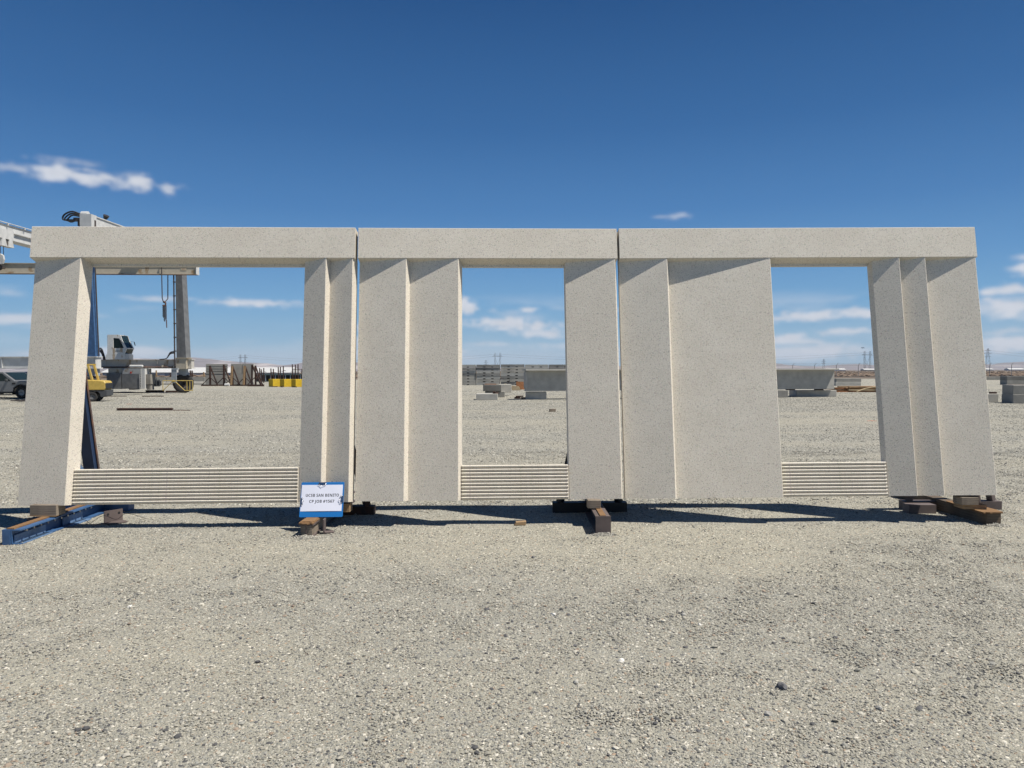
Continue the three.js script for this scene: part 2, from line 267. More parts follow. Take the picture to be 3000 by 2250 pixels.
{
  const R = mulberry(6), per = 130000, tmp = new THREE.Object3D(), c = new THREE.Color(), m = new THREE.InstancedMesh(pebble(7), pebbleMat, per); m.name = 'yard_stones'; m.castShadow = m.receiveShadow = true; tag(m, 'coarse crushed rock spread over the yard behind the panels', 'gravel'); m.userData.kind = 'stuff';
  for (let k = 0; k < per;) {
    const z = -(9 + 46 * Math.pow(R(), 1.3)), x = (R() * 2 - 1) * (-z * 0.78 + 1.3); if (R() < dusty(x, z) * 0.9 - 0.1) continue;
    const r = 0.007 + 0.010 * R() * R() + 0.0002 * -z; tmp.position.set(x, groundY(x, z) + r * 0.15, z); tmp.rotation.set((R() - 0.5) * 0.8, R() * 6.28, (R() - 0.5) * 0.8); tmp.scale.set(r * (0.8 + R() * 0.5), r, r); tmp.updateMatrix(); m.setMatrixAt(k, tmp.matrix);
    const s = R(), b = 0.75 + R() * 0.5; if (s < 0.45) c.setRGB(0.285 * b, 0.275 * b, 0.232 * b); else if (s < 0.7) c.setRGB(0.205 * b, 0.203 * b, 0.19 * b); else if (s < 0.84) c.setRGB(0.08 * b, 0.08 * b, 0.082 * b); else c.setRGB(0.48 * b, 0.46 * b, 0.40 * b);
    m.setColorAt(k, c); k++;
  }
  scene.add(m);
}

/* ---------- hills, scrub, far yard ---------- */
{
  const prof = [[-20000, 60], [-9000, 90], [-5200, 150], [-4600, 120], [-4250, 118], [-4000, 135], [-3800, 112], [-3600, 92], [-3400, 78], [-3100, 60], [-2850, 34], [-2750, 38], [-2600, 68], [-2300, 80], [-1500, 60], [-600, 18], [0, 8], [800, 10], [2400, 26], [3300, 46], [3550, 14], [3850, 16], [4180, 34], [4310, 38], [4530, 24], [5200, 30], [5970, 36], [6180, 58], [6400, 66], [8000, 90], [20000, 80]];
  const at = (x) => { let k = 0; while (k < prof.length - 2 && x > prof[k + 1][0]) k++; return lerp(prof[k][1], prof[k + 1][1], sm(clamp((x - prof[k][0]) / (prof[k + 1][0] - prof[k][0])))); };
  const pos = [], col = [], idx = [], nx = 400, nz = 14;
  for (let j = 0; j <= nz; j++) for (let i = 0; i <= nx; i++) {
    const x = -15000 + 30000 * i / nx, t = j / nz, z = -6200 - 2800 * t, n = fbm(x * 0.0016, z * 0.0016, 4, 400);
    const h = -40 + (at(x) + 40) * Math.pow(t, 1.3) * (0.75 + 0.5 * lerp(n, 0.5, t * t * 0.7)) + (fbm(x * 0.006, z * 0.006, 3, 410) - 0.5) * 14 * t;
    pos.push(x, h, z); const k = 0.8 + 0.5 * (fbm(x * 0.004, z * 0.003, 4, 420) - 0.4), p = step(0.62, 0.7, fbm(x * 0.0045, z * 0.002, 4, 430)); col.push(lerp(0.20 * k, 0.42, p), lerp(0.155 * k, 0.36, p), lerp(0.135 * k, 0.32, p));
  }
  for (let j = 0; j < nz; j++) for (let i = 0; i < nx; i++) { const a = j * (nx + 1) + i; idx.push(a, a + 1, a + nx + 1, a + 1, a + nx + 2, a + nx + 1); }
  const g = new THREE.BufferGeometry(); g.setAttribute('position', new THREE.Float32BufferAttribute(pos, 3)); g.setAttribute('color', new THREE.Float32BufferAttribute(col, 3)); g.setIndex(idx); g.computeVertexNormals();
  const m = new THREE.Mesh(g, new THREE.MeshStandardMaterial({ vertexColors: true, roughness: 1, side: THREE.DoubleSide })); m.name = 'hills'; m.userData.kind = 'structure'; m.castShadow = m.receiveShadow = true; scene.add(m);
}
{
  const R = mulberry(91), n = 9000, m = new THREE.InstancedMesh(pebble(9), new THREE.MeshStandardMaterial({ color: 0xffffff, roughness: 1 }), n), tmp = new THREE.Object3D(), c = new THREE.Color();
  m.name = 'desert_scrub'; m.castShadow = m.receiveShadow = true; tag(m, 'low brown desert scrub beyond the yard fence', 'scrub'); m.userData.kind = 'stuff';
  for (let k = 0; k < n; k++) { const z = -(134 + 900 * Math.pow(R(), 2.2)), x = (R() * 2 - 1) * (-z * 0.9 + 20), s = 0.2 + 0.5 * R(); tmp.position.set(x, groundY(x, z) + s * 0.15, z); tmp.rotation.set(0, R() * 6.28, 0); tmp.scale.set(s * 1.5, s, s * 1.5); tmp.updateMatrix(); m.setMatrixAt(k, tmp.matrix); const b = 0.7 + R() * 0.6; c.setRGB(0.15 * b, 0.11 * b, 0.08 * b); m.setColorAt(k, c); }
  scene.add(m);
}

/* ---------- the three precast facade panels ---------- */
const HT = 3.05, HB = 2.697, ROOT = -0.098, BACK = -0.17;
const pours = [[0.98, 0.965, 0.955], [1, 0.985, 0.975], [1.0, 0.99, 0.985]].map((c) => { const m = precast.clone(); m.color.setRGB(...c); m.userData = { tile: precast.userData.tile }; return m; });
function panel(k, label, lean, yaw, roll, y, z, uc, header, wedges, openings, side) {
  const pour = pours[k - 1], e = new THREE.Euler(-lean * D2R, yaw * D2R, roll * D2R, 'YXZ');
  const p = V(uc, 0, 0).applyEuler(e).add(V(0, y, z));
  const g = thing('precast_facade_panel', label, 'facade panel', [p.x, p.y, p.z]); g.rotation.copy(e);
  // header band, draughted soffit, chamfered edges
  const prof = [[0.004, HT], [BACK * -1, HT], [BACK * -1, 2.662], [-ROOT, 2.680], [0.003, HB], [0, HB + 0.004], [0, HT - 0.004]].map(([a, b]) => [a, b]);
  const hg = ext(prof, header[1] - header[0]); hg.rotateY(Math.PI / 2); hg.translate(header[0] - uc, 0, 0);
  // after the turn: x = depth along the run, profile x -> -z
  mesh('header', hg, pour, g);
  for (const [uL, uLb, uR, uRr, uRb] of wedges) {
    const poly = [[uL, ROOT], [uR - 0.006, -0.0035], [uR, -0.007], [uRr, ROOT], [uRb, BACK + 0.001], [uLb, BACK + 0.001]].map(([u, w]) => [u - uc, -w]);
    const w = ext(poly, 2.6955); w.rotateX(-Math.PI / 2); // z -> y, y -> -z
    mesh('pilaster', w, pour, g);
  }
  for (const [u0, u0b, u1, u1b] of openings) {
    const sill = mesh('sill', ext([[u0 - uc + 0.002, 0.102], [u1 - uc - 0.001, 0.102], [u1b - uc, 0.168], [u0b - uc, 0.168]], 0.379).rotateX(-Math.PI / 2), pour, g);
    const pts = [[0, 0.0187], [0.013, 0.0178], [0.021, 0.0150], [0.0255, 0.0105], [0.027, 0.0055], [0.0245, -0.0015], [0.019, -0.008], [0.010, -0.0140], [0, -0.0187]].map(([d, v]) => [0.105 - d, v]); // rounded nose, undercut below
    for (let i = 0; i < 10; i++) { const r = ext(pts, u1 - u0 - 0.016); r.rotateY(Math.PI / 2); r.translate(u0 - uc + 0.003, 0.0195 + i * 0.0379, 0); mesh('rib', r, pour, sill); }
    mesh('lintel_lip', span(u0b - uc + 0.003, u1b - uc - 0.003, 2.640, 2.668, -0.15, -0.185), pour, g);
  }
  return { g, e, p, uc };
}
const P1 = panel(1, 'speckled precast panel with one wide window opening, in line beside the crane', 8.37, 2.37, 0.15, 0.285, -7.769, -3.5, [-5.277, -1.734],
  [[-5.272, -5.272, -4.728, -4.702, -4.684], [-2.309, -2.322, -2.051, -2.025, -2.025], [-2.025, -2.025, -1.756, -1.732, -1.732]], [[-4.700, -4.684, -2.311, -2.322]]);
const P2 = panel(2, 'middle speckled precast panel with narrow opening between two broad pilasters', 8.92, 2.14, 0.11, 0.290, -7.753, -0.24, [-1.706, 1.223],
  [[-1.702, -1.702, -1.164, -1.134, -1.134], [-1.134, -1.134, -0.579, -0.555, -0.545], [0.635, 0.626, 1.197, 1.221, 1.221]], [[-0.553, -0.545, 0.633, 0.626]]);
const P3 = panel(3, 'speckled precast panel with a blank broad pier and three stepped end pilasters', 8.40, 0.86, 0.32, 0.282, -7.794, 3.3, [1.247, 5.349],
  [[1.250, 1.250, 1.788, 1.818, 1.818], [1.818, 1.818, 2.967, 2.993, 3.005], [4.180, 4.158, 4.451, 4.481, 4.481], [4.481, 4.481, 4.749, 4.779, 4.779], [4.779, 4.779, 5.330, 5.347, 5.347]], [[2.995, 3.005, 4.178, 4.158]]);

/* ---------- stands and dunnage under the panels ---------- */
const panelBackZ = (P, x, h) => { const o = V(0, 0, -0.188).applyEuler(P.e).add(P.p), n = V(0, 0, 1).applyEuler(P.e); return (n.dot(o) - n.x * x - n.y * h) / n.z; };
// blue stand
{
  const X = -4.88, G = 0.0, t = thing('blue_rack_stand', 'bolted blue steel rack stand propping the wide window panel', 'rack stand', [X, G, -8], { world: true });
  const b = mesh('base_beam', ibeam(V(X, 0.075, -6.98), V(X - 0.06, 0.075, -9.0), 0.17, 0.15, 0.014, 0.012), M.blue, t);
  mesh('end_plate', span(X - 0.085, X - 0.008, 0.002, 0.149, -6.985, -6.972), M.blue, b);
  mesh('bearing_strip', bar(V(X - 0.015, 0.156, -6.99), V(X - 0.05, 0.156, -8.6), 0.075, 0.011), M.plywood, t);
  for (let i = 0; i < 11; i++) { const z = -7.08 - i * 0.115, x = X + 0.055 - i * 0.0035; mesh('bolt', rod(V(x + 0.012, 0.125, z), V(x + 0.034, 0.125, z), 0.011, 6), M.chrome, b); }
  mesh('side_angle', [bar(V(X + 0.02, 0.05, -7.0), V(X + 0.005, 0.05, -7.48), 0.012, 0.085), bar(V(X + 0.055, 0.009, -7.0), V(X + 0.04, 0.009, -7.48), 0.09, 0.01)], M.blueLight, t);
  mesh('side_angle', [bar(V(X + 0.0, 0.055, -7.78), V(X - 0.01, 0.055, -8.15), 0.012, 0.09), bar(V(X + 0.05, 0.009, -7.78), V(X + 0.04, 0.009, -8.15), 0.11, 0.01)], M.blueLight, t);
  const xl = X - 0.2; const zt = panelBackZ(P1, xl, 2.95), zb = panelBackZ(P1, xl, 0.32);
  mesh('front_leg', bar(V(xl, 0.12, zb - 0.06), V(xl, 2.98, zt - 0.06), 0.1, 0.08), M.blue, t);
  const legTop = V(xl - 0.05, 2.98, zt - 0.1), legEnd = V(xl - 0.05, 0.06, -8.84);
  mesh('rear_leg', bar(legTop, legEnd, 0.13, 0.09, V(0, 0, 1)), M.navy, t);
  mesh('rear_leg_channel', [bar(legTop.clone().add(V(0.075, -0.1, -0.035)), legEnd.clone().add(V(0.075, 0, -0.035)), 0.012, 0.03, V(0, 0, 1))], M.rust, t);
  mesh('brace', bar(V(xl + 0.02, 0.95, panelBackZ(P1, xl, 0.95) - 0.1), V(xl + 0.03, 0.2, -8.75), 0.07, 0.05), M.blueLight, t);
  mesh('rear_foot', bar(V(X - 0.75, 0.075, -8.72), V(X + 0.25, 0.075, -8.72), 0.14, 0.15), M.blue, t);
  mesh('foot_gusset', xf(ext([[0, 0], [0.16, 0], [0, 0.3]], 0.02), [X + 0.0, 0.15, -8.70]), M.blueLight, t);
  const ang = single('steel_angle_offcut', [bx(0.2, 0.13, 0.012, 0, 0.075, 0, 0, 0, 0), bx(0.2, 0.012, 0.12, 0, 0.008, 0.06)], M.steelBrown, 'brown steel angle with bolt holes lying by the blue stand', 'steel angle', [-4.45, 0, -8.0], undefined, 0.95);
  for (const x of [-0.06, 0.06]) mesh('bolt_hole', rod(V(x, 0.1, 0.004), V(x, 0.1, 0.0078), 0.014, 10), M.black, ang);
  const ang2 = single('steel_angle_offcut', [bx(0.16, 0.11, 0.012, 0, 0.06, 0), bx(0.16, 0.012, 0.1, 0, 0.006, 0.05)], M.steelBrown, 'short brown steel angle standing left of the wood dunnage', 'steel angle', [-5.13, 0, -7.72], undefined, 0.4);
  mesh('bolt_hole', rod(V(0.02, 0.07, 0.004), V(0.02, 0.07, 0.0078), 0.016, 10), M.black, ang2);
  const wr = mesh('tie_wire', [tube([V(0, 0.02, 0), V(0.12, 0.1, -0.03), V(0.3, 0.07, 0.02), V(0.42, 0.14, 0.05), V(0.6, 0.06, -0.05)], 0.0025)], M.rust); const wr2 = mesh('tie_wire', [tube([V(-0.2, 0.02, 0.1), V(-0.05, 0.07, 0.04), V(0.1, 0.03, 0.12), V(0.25, 0.05, 0.05)], 0.0025)], M.rust); wr.position.set(-4.62, 0, -7.85); tag(wr, 'long curled rusty tie wire reaching the brown steel angle', 'wire'); wr2.position.set(-4.62, 0, -7.85); tag(wr2, 'short kinked tie wire lying beside the blue beam', 'wire');
}
function stand(P, X, zN, zF, w, h, label, mats, foot) {
  const t = thing('steel_rack_stand', label, 'rack stand', [X, 0, (zN + zF) / 2], { world: true });
  const b = mesh('base_beam', mats.solid ? bar(V(X, h / 2, zN), V(X + mats.skew, h / 2, zF), w, h) : ibeam(V(X, h / 2, zN), V(X, h / 2, zF), w, h, 0.014, 0.012), mats.beam, t);
  if (mats.web) mesh('web_packing', bar(V(X, h * 0.48, zN - 0.004), V(X, h * 0.48, zF + 0.3), w * 0.74, h - 0.03), mats.web, b);
  if (mats.plate) mesh('end_plate', bx(w * 1.04, h + 0.012, 0.014, X, h / 2 + 0.004, zN + 0.009), mats.plate, b);
  const a = V(X, 0, 0), top = 1.62, zt = panelBackZ(P, X, top);
  mesh('rear_foot', bar(V(foot[0], foot[3] / 2, foot[2]), V(foot[1], foot[3] / 2, foot[2]), 0.12, foot[3]), mats.leg, t);
  mesh('leg', bar(V(foot[0] + 0.09, foot[3], foot[2]), V(X - 0.05, top, zt - 0.13), 0.07, 0.07), mats.leg, t);
  mesh('leg', bar(V(foot[1] - 0.09, foot[3], foot[2]), V(X + 0.05, top, zt - 0.13), 0.07, 0.07), mats.leg, t);
  mesh('front_leg', bar(V(X, h, panelBackZ(P, X, h) - 0.07), V(X, top + 0.05, zt - 0.07), 0.08, 0.08), mats.leg, t);
  return t;
}
const s2 = stand(P1, -2.1, -7.30, -9.3, 0.155, 0.128, 'brown steel stand with plywood topped beam below the clipboard', { beam: M.steelBrown, web: M.woodGrey, leg: M.rustDark }, [-2.42, -1.62, -8.45, 0.1]);
mesh('bent_bracket', [bar(V(-1.955, 0.15, -7.46), V(-1.955, 0.012, -7.46), 0.012, 0.08, V(0, 0, 1)), bar(V(-1.955, 0.012, -7.46), V(-1.87, 0.008, -7.5), 0.08, 0.01)], M.steelBrown, s2);
const s3 = stand(P2, 0.935, -7.37, -9.2, 0.15, 0.185, 'brown steel stand with square end plate at the middle panel', { beam: M.steelBrown, plate: M.steelBrown, leg: M.black }, [0.48, 1.36, -8.55, 0.12]);
const s4 = stand(P3, 5.24, -7.80, -10.2, 0.16, 0.13, 'stand with heavy old timber base under the stepped pilasters', { beam: M.timberShaded, solid: true, skew: -0.12, leg: M.steelBrown }, [4.72, 5.9, -8.7, 0.1]);
mesh('bearing_strip', bar(V(0.935, 0.192, -7.38), V(0.935, 0.192, -8.1), 0.06, 0.012), M.plywood, s3);
mesh('splice_box', span(4.66, 4.98, 0.0, 0.1, -8.42, -8.56), M.steelBrown, s4);
// ragged plywood on the beam, old boards, blocks
function ragged(w, d, h, seed) { const pts = [], n = 26; for (let i = 0; i < n; i++) { const a = i / n; let x, y; if (a < 0.25) { x = lerp(-1, 1, a * 4); y = -1; } else if (a < 0.5) { x = 1; y = lerp(-1, 1, (a - 0.25) * 4); } else if (a < 0.75) { x = lerp(1, -1, (a - 0.5) * 4); y = 1; } else { x = -1; y = lerp(1, -1, (a - 0.75) * 4); } pts.push([x * w / 2 * (0.92 + 0.13 * hash2(i, seed)), y * d / 2 * (0.94 + 0.08 * hash2(i, seed, 2))]); } return ext(pts, h).rotateX(-Math.PI / 2); }
single('plywood_strip', [ragged(0.15, 0.62, 0.012, 3), ragged(0.13, 0.55, 0.010, 8).translate(0.004, 0.012, 0.0)], M.plywood, 'weathered splintered plywood strip on the beam below the clipboard', 'plywood', [-2.1, 0.129, -7.59]);
single('plywood_strip', [ragged(0.24, 0.7, 0.014, 5)], M.plywood, 'frayed plywood scrap on top of the old timber base', 'plywood', [5.22, 0.131, -8.12]);
const block = (label, mat2, w, h, d, pos, turn = 0) => single('wood_block', rbx(w, h, d, 0.005, 0, h / 2, 0), mat2, label, 'wood block', pos, undefined, turn);
block('grey brown wood block on the blue beam carrying the panel', M.woodGrey, 0.28, 0.115, 0.16, [-4.94, 0.166, -7.63]);
block('yellowish scrap board under a panel corner on the blue beam', M.wood, 0.3, 0.03, 0.2, [-4.95, 0.163, -7.64]).scale.y = 0.12;
block('squared grey wood block between end-plated beam and middle panel', M.woodGrey, 0.14, 0.088, 0.13, [0.885, 0.199, -7.80]);
block('grey wood block on boards at the timber base', M.woodGrey, 0.19, 0.085, 0.16, [5.05, 0.196, -7.99]);
block('flat pale board laid across the timber base', M.wood, 0.26, 0.05, 0.18, [5.12, 0.146, -8.02]);
block('pale wood packing under the joint of the two first panels', M.wood, 0.24, 0.09, 0.13, [-1.88, 0.155, -7.84]);
single('wood_wedge', ext([[-0.065, 0], [0.06, 0], [0.065, 0.042], [-0.045, 0.036]], 0.055, 0.004).translate(0, 0, -0.027), M.lumber, 'small orange brown wood wedge lying alone on the gravel', 'wood wedge', [0.085, 0.004, -7.83], undefined, 0.1);
// gravel kicked up round the beam ends
{
  const R = mulberry(33), m = new THREE.InstancedMesh(pebble(4), pebbleMat, 700), tmp = new THREE.Object3D(), c = new THREE.Color(); m.name = 'gravel_heap'; tag(m, 'small gravel ridges pushed against the beam ends', 'gravel'); m.userData.kind = 'stuff'; m.castShadow = m.receiveShadow = true;
  const ends = [[-2.1, -7.27, 0.11], [0.935, -7.335, 0.12], [5.25, -7.77, 0.12]];
  for (let k = 0; k < 700; k++) { const [x0, z0, w] = ends[k % 3], u = (R() + R() - 1), v = Math.abs(R() + R() - 1), x = x0 + u * w * 1.3, z = z0 + v * 0.07 - 0.01, r = 0.005 + 0.007 * R(); tmp.position.set(x, groundY(x, z) + 0.03 * (1 - v) * (1 - Math.abs(u) * 0.7) * R(), z); tmp.rotation.set(R(), R() * 6, R()); tmp.scale.setScalar(r); tmp.updateMatrix(); m.setMatrixAt(k, tmp.matrix); const b = 0.2 + 0.2 * R(); c.setRGB(b, b * 0.95, b * 0.82); m.setColorAt(k, c); }
  scene.add(m);
}
// larger stones
{
  const R = mulberry(71); const st = [[1.44, -3.82, 0.026, 'dark angular stone standing proud on the open gravel'], ...Array.from({ length: 14 }, () => [(R() - 0.5) * 7, -(3 + R() * 3.6), 0.010 + 0.008 * R()])];
  const greys = [mat([0.10, 0.10, 0.105], 0.9), mat([0.33, 0.32, 0.29], 0.9), mat([0.62, 0.6, 0.55], 0.9)];
  st.forEach(([x, z, r, l], i) => { const g = new THREE.IcosahedronGeometry(1, 1), q = clean(g), p = q.attributes.position; for (let k = 0; k < p.count; k++) { const a = p.getX(k), b = p.getY(k), c = p.getZ(k), s = r * (0.72 + 0.5 * hash2(Math.round(a * 9), Math.round(b * 9 + c * 31), i)); p.setXYZ(k, a * s * 1.2, Math.max(b, -0.5) * s * 0.85 + r * 0.3, c * s); } q.computeVertexNormals(); single('stone', q, greys[i === 0 ? 0 : i % 3], l ?? 'pebble a little larger than the gravel round it', 'stone', [x, groundY(x, z), z], l ? undefined : 'larger stones on the gravel', R() * 6); });
}

/* ---------- clipboard ---------- */
{
  const t = thing('clipboard', 'blue clipboard with white job sheet leaning against the panels', 'clipboard', [-2.012, 0.152, -7.54]); t.rotation.set(-0.34, 0.03, 0.004, 'YXZ');
  const W = 0.452, H = 0.368, r = 0.012, s = new THREE.Shape(); s.moveTo(-W / 2 + r, 0); s.lineTo(W / 2 - r, 0); s.quadraticCurveTo(W / 2, 0, W / 2, r); s.lineTo(W / 2, H - r); s.quadraticCurveTo(W / 2, H, W / 2 - r, H); s.lineTo(-W / 2 + r, H); s.quadraticCurveTo(-W / 2, H, -W / 2, H - r); s.lineTo(-W / 2, r); s.quadraticCurveTo(-W / 2, 0, -W / 2 + r, 0);
  mesh('board', new THREE.ExtrudeGeometry(s, { depth: 0.004, bevelEnabled: true, bevelSize: 0.001, bevelThickness: 0.001, bevelSegments: 1 }), M.boardBlue, t);
  const paperMat = canvasMat(1360, 880, (c, w, h) => { c.fillStyle = '#d2d5e2'; c.fillRect(0, 0, w, h); c.fillStyle = '#20252f'; c.textAlign = 'center'; c.textBaseline = 'middle'; c.font = 'bold 136px sans-serif'; c.fillText('UCSB SAN BENITO', w * 0.51, h * 0.40, w * 0.82); c.fillText('CP JOB #1567', w * 0.505, h * 0.63, w * 0.62); }, 0.85);
  const pg = new THREE.PlaneGeometry(0.432, 0.279, 40, 26), p = pg.attributes.position; for (let i = 0; i < p.count; i++) { const x = p.getX(i) / 0.216, y = p.getY(i) / 0.14; p.setZ(i, 0.004 * Math.max(0, -y - 0.2) * (1 - x * x) + 0.0012 * noise(x * 3 + 9, y * 2 + 4, 8) + 0.006 * Math.max(0, y - 0.2) * Math.max(0, -x)); } pg.computeVertexNormals(); pg.translate(-0.003, 0.2, 0.0062);
  mesh('job_sheet', pg, paperMat, t, true);
  const clip = (x, y, rot) => { const q = [rod(V(-0.036, 0, 0), V(0.036, 0, 0), 0.0055, 8), tube([V(-0.034, -0.002, 0.003), V(-0.038, -0.022, 0.008), V(-0.014, -0.022, 0.012), V(0, -0.034, 0.013), V(0.014, -0.022, 0.012), V(0.038, -0.022, 0.008), V(0.034, -0.002, 0.003)], 0.0022, 40), bx(0.062, 0.016, 0.003, 0, -0.006, 0.005)]; return q.map((g) => xf(g, [x, y, 0.009], [0, 0, rot])); };
  mesh('clip', clip(-0.005, H - 0.006, 0), M.chrome, t); mesh('clip', clip(-W / 2 + 0.006, 0.165, Math.PI / 2), M.chrome, t); mesh('clip', clip(W / 2 - 0.006, 0.185, -Math.PI / 2), M.chrome, t);
}

/* ---------- rubber tyred gantry crane ---------- */
function wheel(parent, R2, w, pos, turn, rimMat, tread = 0) { // axle along local z, then turned about y
  const prof = [[R2 * 0.52, -w * 0.42], [R2 * 0.6, -w * 0.5], [R2 * 0.86, -w * 0.5], [R2 * 0.96, -w * 0.42], [R2, -w * 0.25], [R2, w * 0.25], [R2 * 0.96, w * 0.42], [R2 * 0.86, w * 0.5], [R2 * 0.6, w * 0.5], [R2 * 0.52, w * 0.42]].map(([a, b]) => new THREE.Vector2(a, b));
  const wg = new THREE.Group(); wg.name = 'wheel'; wg.position.set(...pos); wg.rotation.y = turn; parent.add(wg);
  const o = inWorld.get(parent); if (o) wg.position.sub(o);
  const geos = [new THREE.LatheGeometry(prof, 32).rotateX(Math.PI / 2)];
  if (tread) for (let k = 0; k < tread; k++) for (const s of [-1, 1]) geos.push(xf(bx(R2 * 0.11, R2 * 0.05, w * 0.4, 0, R2 * 0.99, s * w * 0.22, 0, s * 0.5, 0), [0, 0, 0], [0, 0, (k + (s > 0 ? 0.5 : 0)) / tread * 2 * Math.PI]));
  mesh('tyre', geos, M.rubber, wg);
  mesh('rim', [new THREE.LatheGeometry([[0, w * 0.1], [R2 * 0.14, w * 0.1], [R2 * 0.16, w * 0.3], [R2 * 0.3, w * 0.22], [R2 * 0.46, w * 0.24], [R2 * 0.53, w * 0.42], [R2 * 0.53, -w * 0.42], [0, -w * 0.3]].map(([a, b]) => new THREE.Vector2(a, b)), 24).rotateX(Math.PI / 2)], rimMat, wg);
  return wg;
}
{
  const t = thing('gantry_crane', 'tall white rubber tyred gantry crane with driver cab and blue leg', 'gantry crane', [-26, 0, -45], { world: true });
  // far end frame, along x
  const sf = mesh('far_sill_beam', [span(-30.9, -22.25, 1.74, 2.28, -50.0, -50.45), span(-30.9, -22.2, 2.28, 2.32, -49.93, -50.52), span(-30.9, -22.2, 1.70, 1.74, -49.93, -50.52)], M.whiteDirty, t);
  for (const x of [-29.6, -28.2, -24.6]) mesh('stiffener', span(x, x + 0.03, 1.74, 2.28, -49.95, -50.0), M.whiteDirty, sf);
  mesh('pipe', [rod(V(-29, 1.80, -49.88), V(-22.6, 1.80, -49.88), 0.045, 10)], M.rust, sf);
  mesh('fitting', bx(0.09, 0.16, 0.09, -24.2, 1.86, -49.86), M.cream, sf); mesh('fitting', bx(0.08, 0.12, 0.08, -23.4, 1.83, -49.86), M.cream, sf);
  // far legs
  const col = (x0, x1, xt0, xt1, z, d, y0, y1) => { const g = new THREE.BufferGeometry(), v = [[x0, y0, z], [x1, y0, z], [xt1, y1, z], [xt0, y1, z], [x0, y0, z - d], [x1, y0, z - d], [xt1, y1, z - d], [xt0, y1, z - d]]; g.setAttribute('position', new THREE.Float32BufferAttribute([0, 1, 2, 0, 2, 3, 1, 5, 6, 1, 6, 2, 5, 4, 7, 5, 7, 6, 4, 0, 3, 4, 3, 7, 3, 2, 6, 3, 6, 7, 4, 5, 1, 4, 1, 0].flatMap((i) => v[i]), 3)); g.computeVertexNormals(); return g; };
  mesh('far_leg', [col(-23.18, -22.52, -23.18, -22.78, -49.8, 0.75, 2.36, 9.2)], M.greyPaint, t);
  mesh('far_leg_base', [span(-23.22, -22.5, 1.66, 2.4, -49.78, -50.6), span(-23.26, -22.42, 2.4, 2.44, -49.72, -50.66)], M.cream, t);
  mesh('far_leg', [col(-31.5, -30.85, -31.4, -30.9, -49.8, 0.75, 1.66, 9.8)], M.greyPaint, t);
  mesh('conduit', [rod(V(-23.28, 1.9, -49.75), V(-23.28, 9.1, -49.75), 0.05, 8), ...Array.from({ length: 7 }, (_, i) => bx(0.16, 0.07, 0.1, -23.25, 2.9 + i * 0.95, -49.75))], M.iron, t);
  // wheel at the far leg with its fork and yellow guard
  mesh('axle_fork', [span(-22.7, -23.2, 1.2, 1.68, -50.1, -50.5), bx(0.34, 0.95, 0.06, -23.28, 1.18, -49.62, 0, 0, 0), bx(0.42, 0.1, 0.55, -23.22, 1.66, -49.84)], M.steelGrey, t);
  wheel(t, 0.66, 0.62, [-23.0, 0.655, -50.4], 0.52, M.iron, 18);
  const rails = []; const yq = [[-24.0, 0.86], [-21.95, 0.86], [-21.95, 0.18], [-22.5, 0.18], [-23.15, 0.8], [-23.35, 0.8], [-24.0, 0.18], [-24.0, 0.86]]; for (let i = 0; i < yq.length - 1; i++) rails.push(rod(V(yq[i][0], yq[i][1], -49.5), V(yq[i + 1][0], yq[i + 1][1], -49.5), 0.024, 6));
  rails.push(rod(V(-22.35, 0.86, -49.5), V(-22.35, 0.2, -49.5), 0.022, 6), rod(V(-22.15, 0.86, -49.5), V(-22.15, 0.2, -49.5), 0.022, 6), rod(V(-23.3, 0.84, -49.5), V(-23.3, 0.84, -49.7), 0.06, 8));
  mesh('wheel_guard', rails, M.yellowRail, t);
  // power pack boxes under the sill
  mesh('power_box', [span(-27.86, -26.86, 0.29, 1.38, -49.5, -50.6)], M.greyPaint, t);
  mesh('power_box_frame', [span(-27.8, -26.86, 1.38, 1.70, -49.6, -50.5)], M.cream, t);
  const pb = mesh('power_box', [span(-26.80, -25.52, 0.31, 1.34, -49.5, -50.6)], M.greyPaint, t); mesh('latch', [span(-26.4, -26.0, 0.24, 0.31, -49.6, -50.3)], M.iron, pb);
  const ub = mesh('upper_box', [span(-26.80, -25.52, 1.34, 1.70, -49.53, -50.55)], M.greyLight, t); mesh('warning_plate', span(-26.26, -26.15, 1.36, 1.49, -49.51, -49.53), M.red, ub);
  mesh('radiator_end', [span(-25.52, -25.28, 0.30, 1.69, -49.58, -50.5)], M.white, t);
  mesh('engine', [span(-25.28, -24.95, 0.62, 1.3, -49.7, -50.4), span(-25.26, -25.0, 0.22, 0.6, -49.8, -50.3), rod(V(-25.1, 1.3, -50), V(-25.1, 1.66, -50), 0.06, 8)], M.concreteWarm, t);
  mesh('ladder', [rod(V(-25.56, 0.3, -49.45), V(-25.56, 1.3, -49.45), 0.014, 5), rod(V(-25.46, 0.3, -49.45), V(-25.46, 1.3, -49.45), 0.014, 5), ...Array.from({ length: 6 }, (_, i) => rod(V(-25.56, 0.4 + i * 0.17, -49.45), V(-25.46, 0.4 + i * 0.17, -49.45), 0.011, 5))], M.white, t);
  mesh('air_tank', xf(new THREE.CapsuleGeometry(0.09, 0.8, 6, 16), [-25.95, 1.86, -49.76], [0, 0, Math.PI / 2]), M.white, t);
  // cab, side towards the yard, pointing to the right
  const Z = -49.45, D = 0.95;
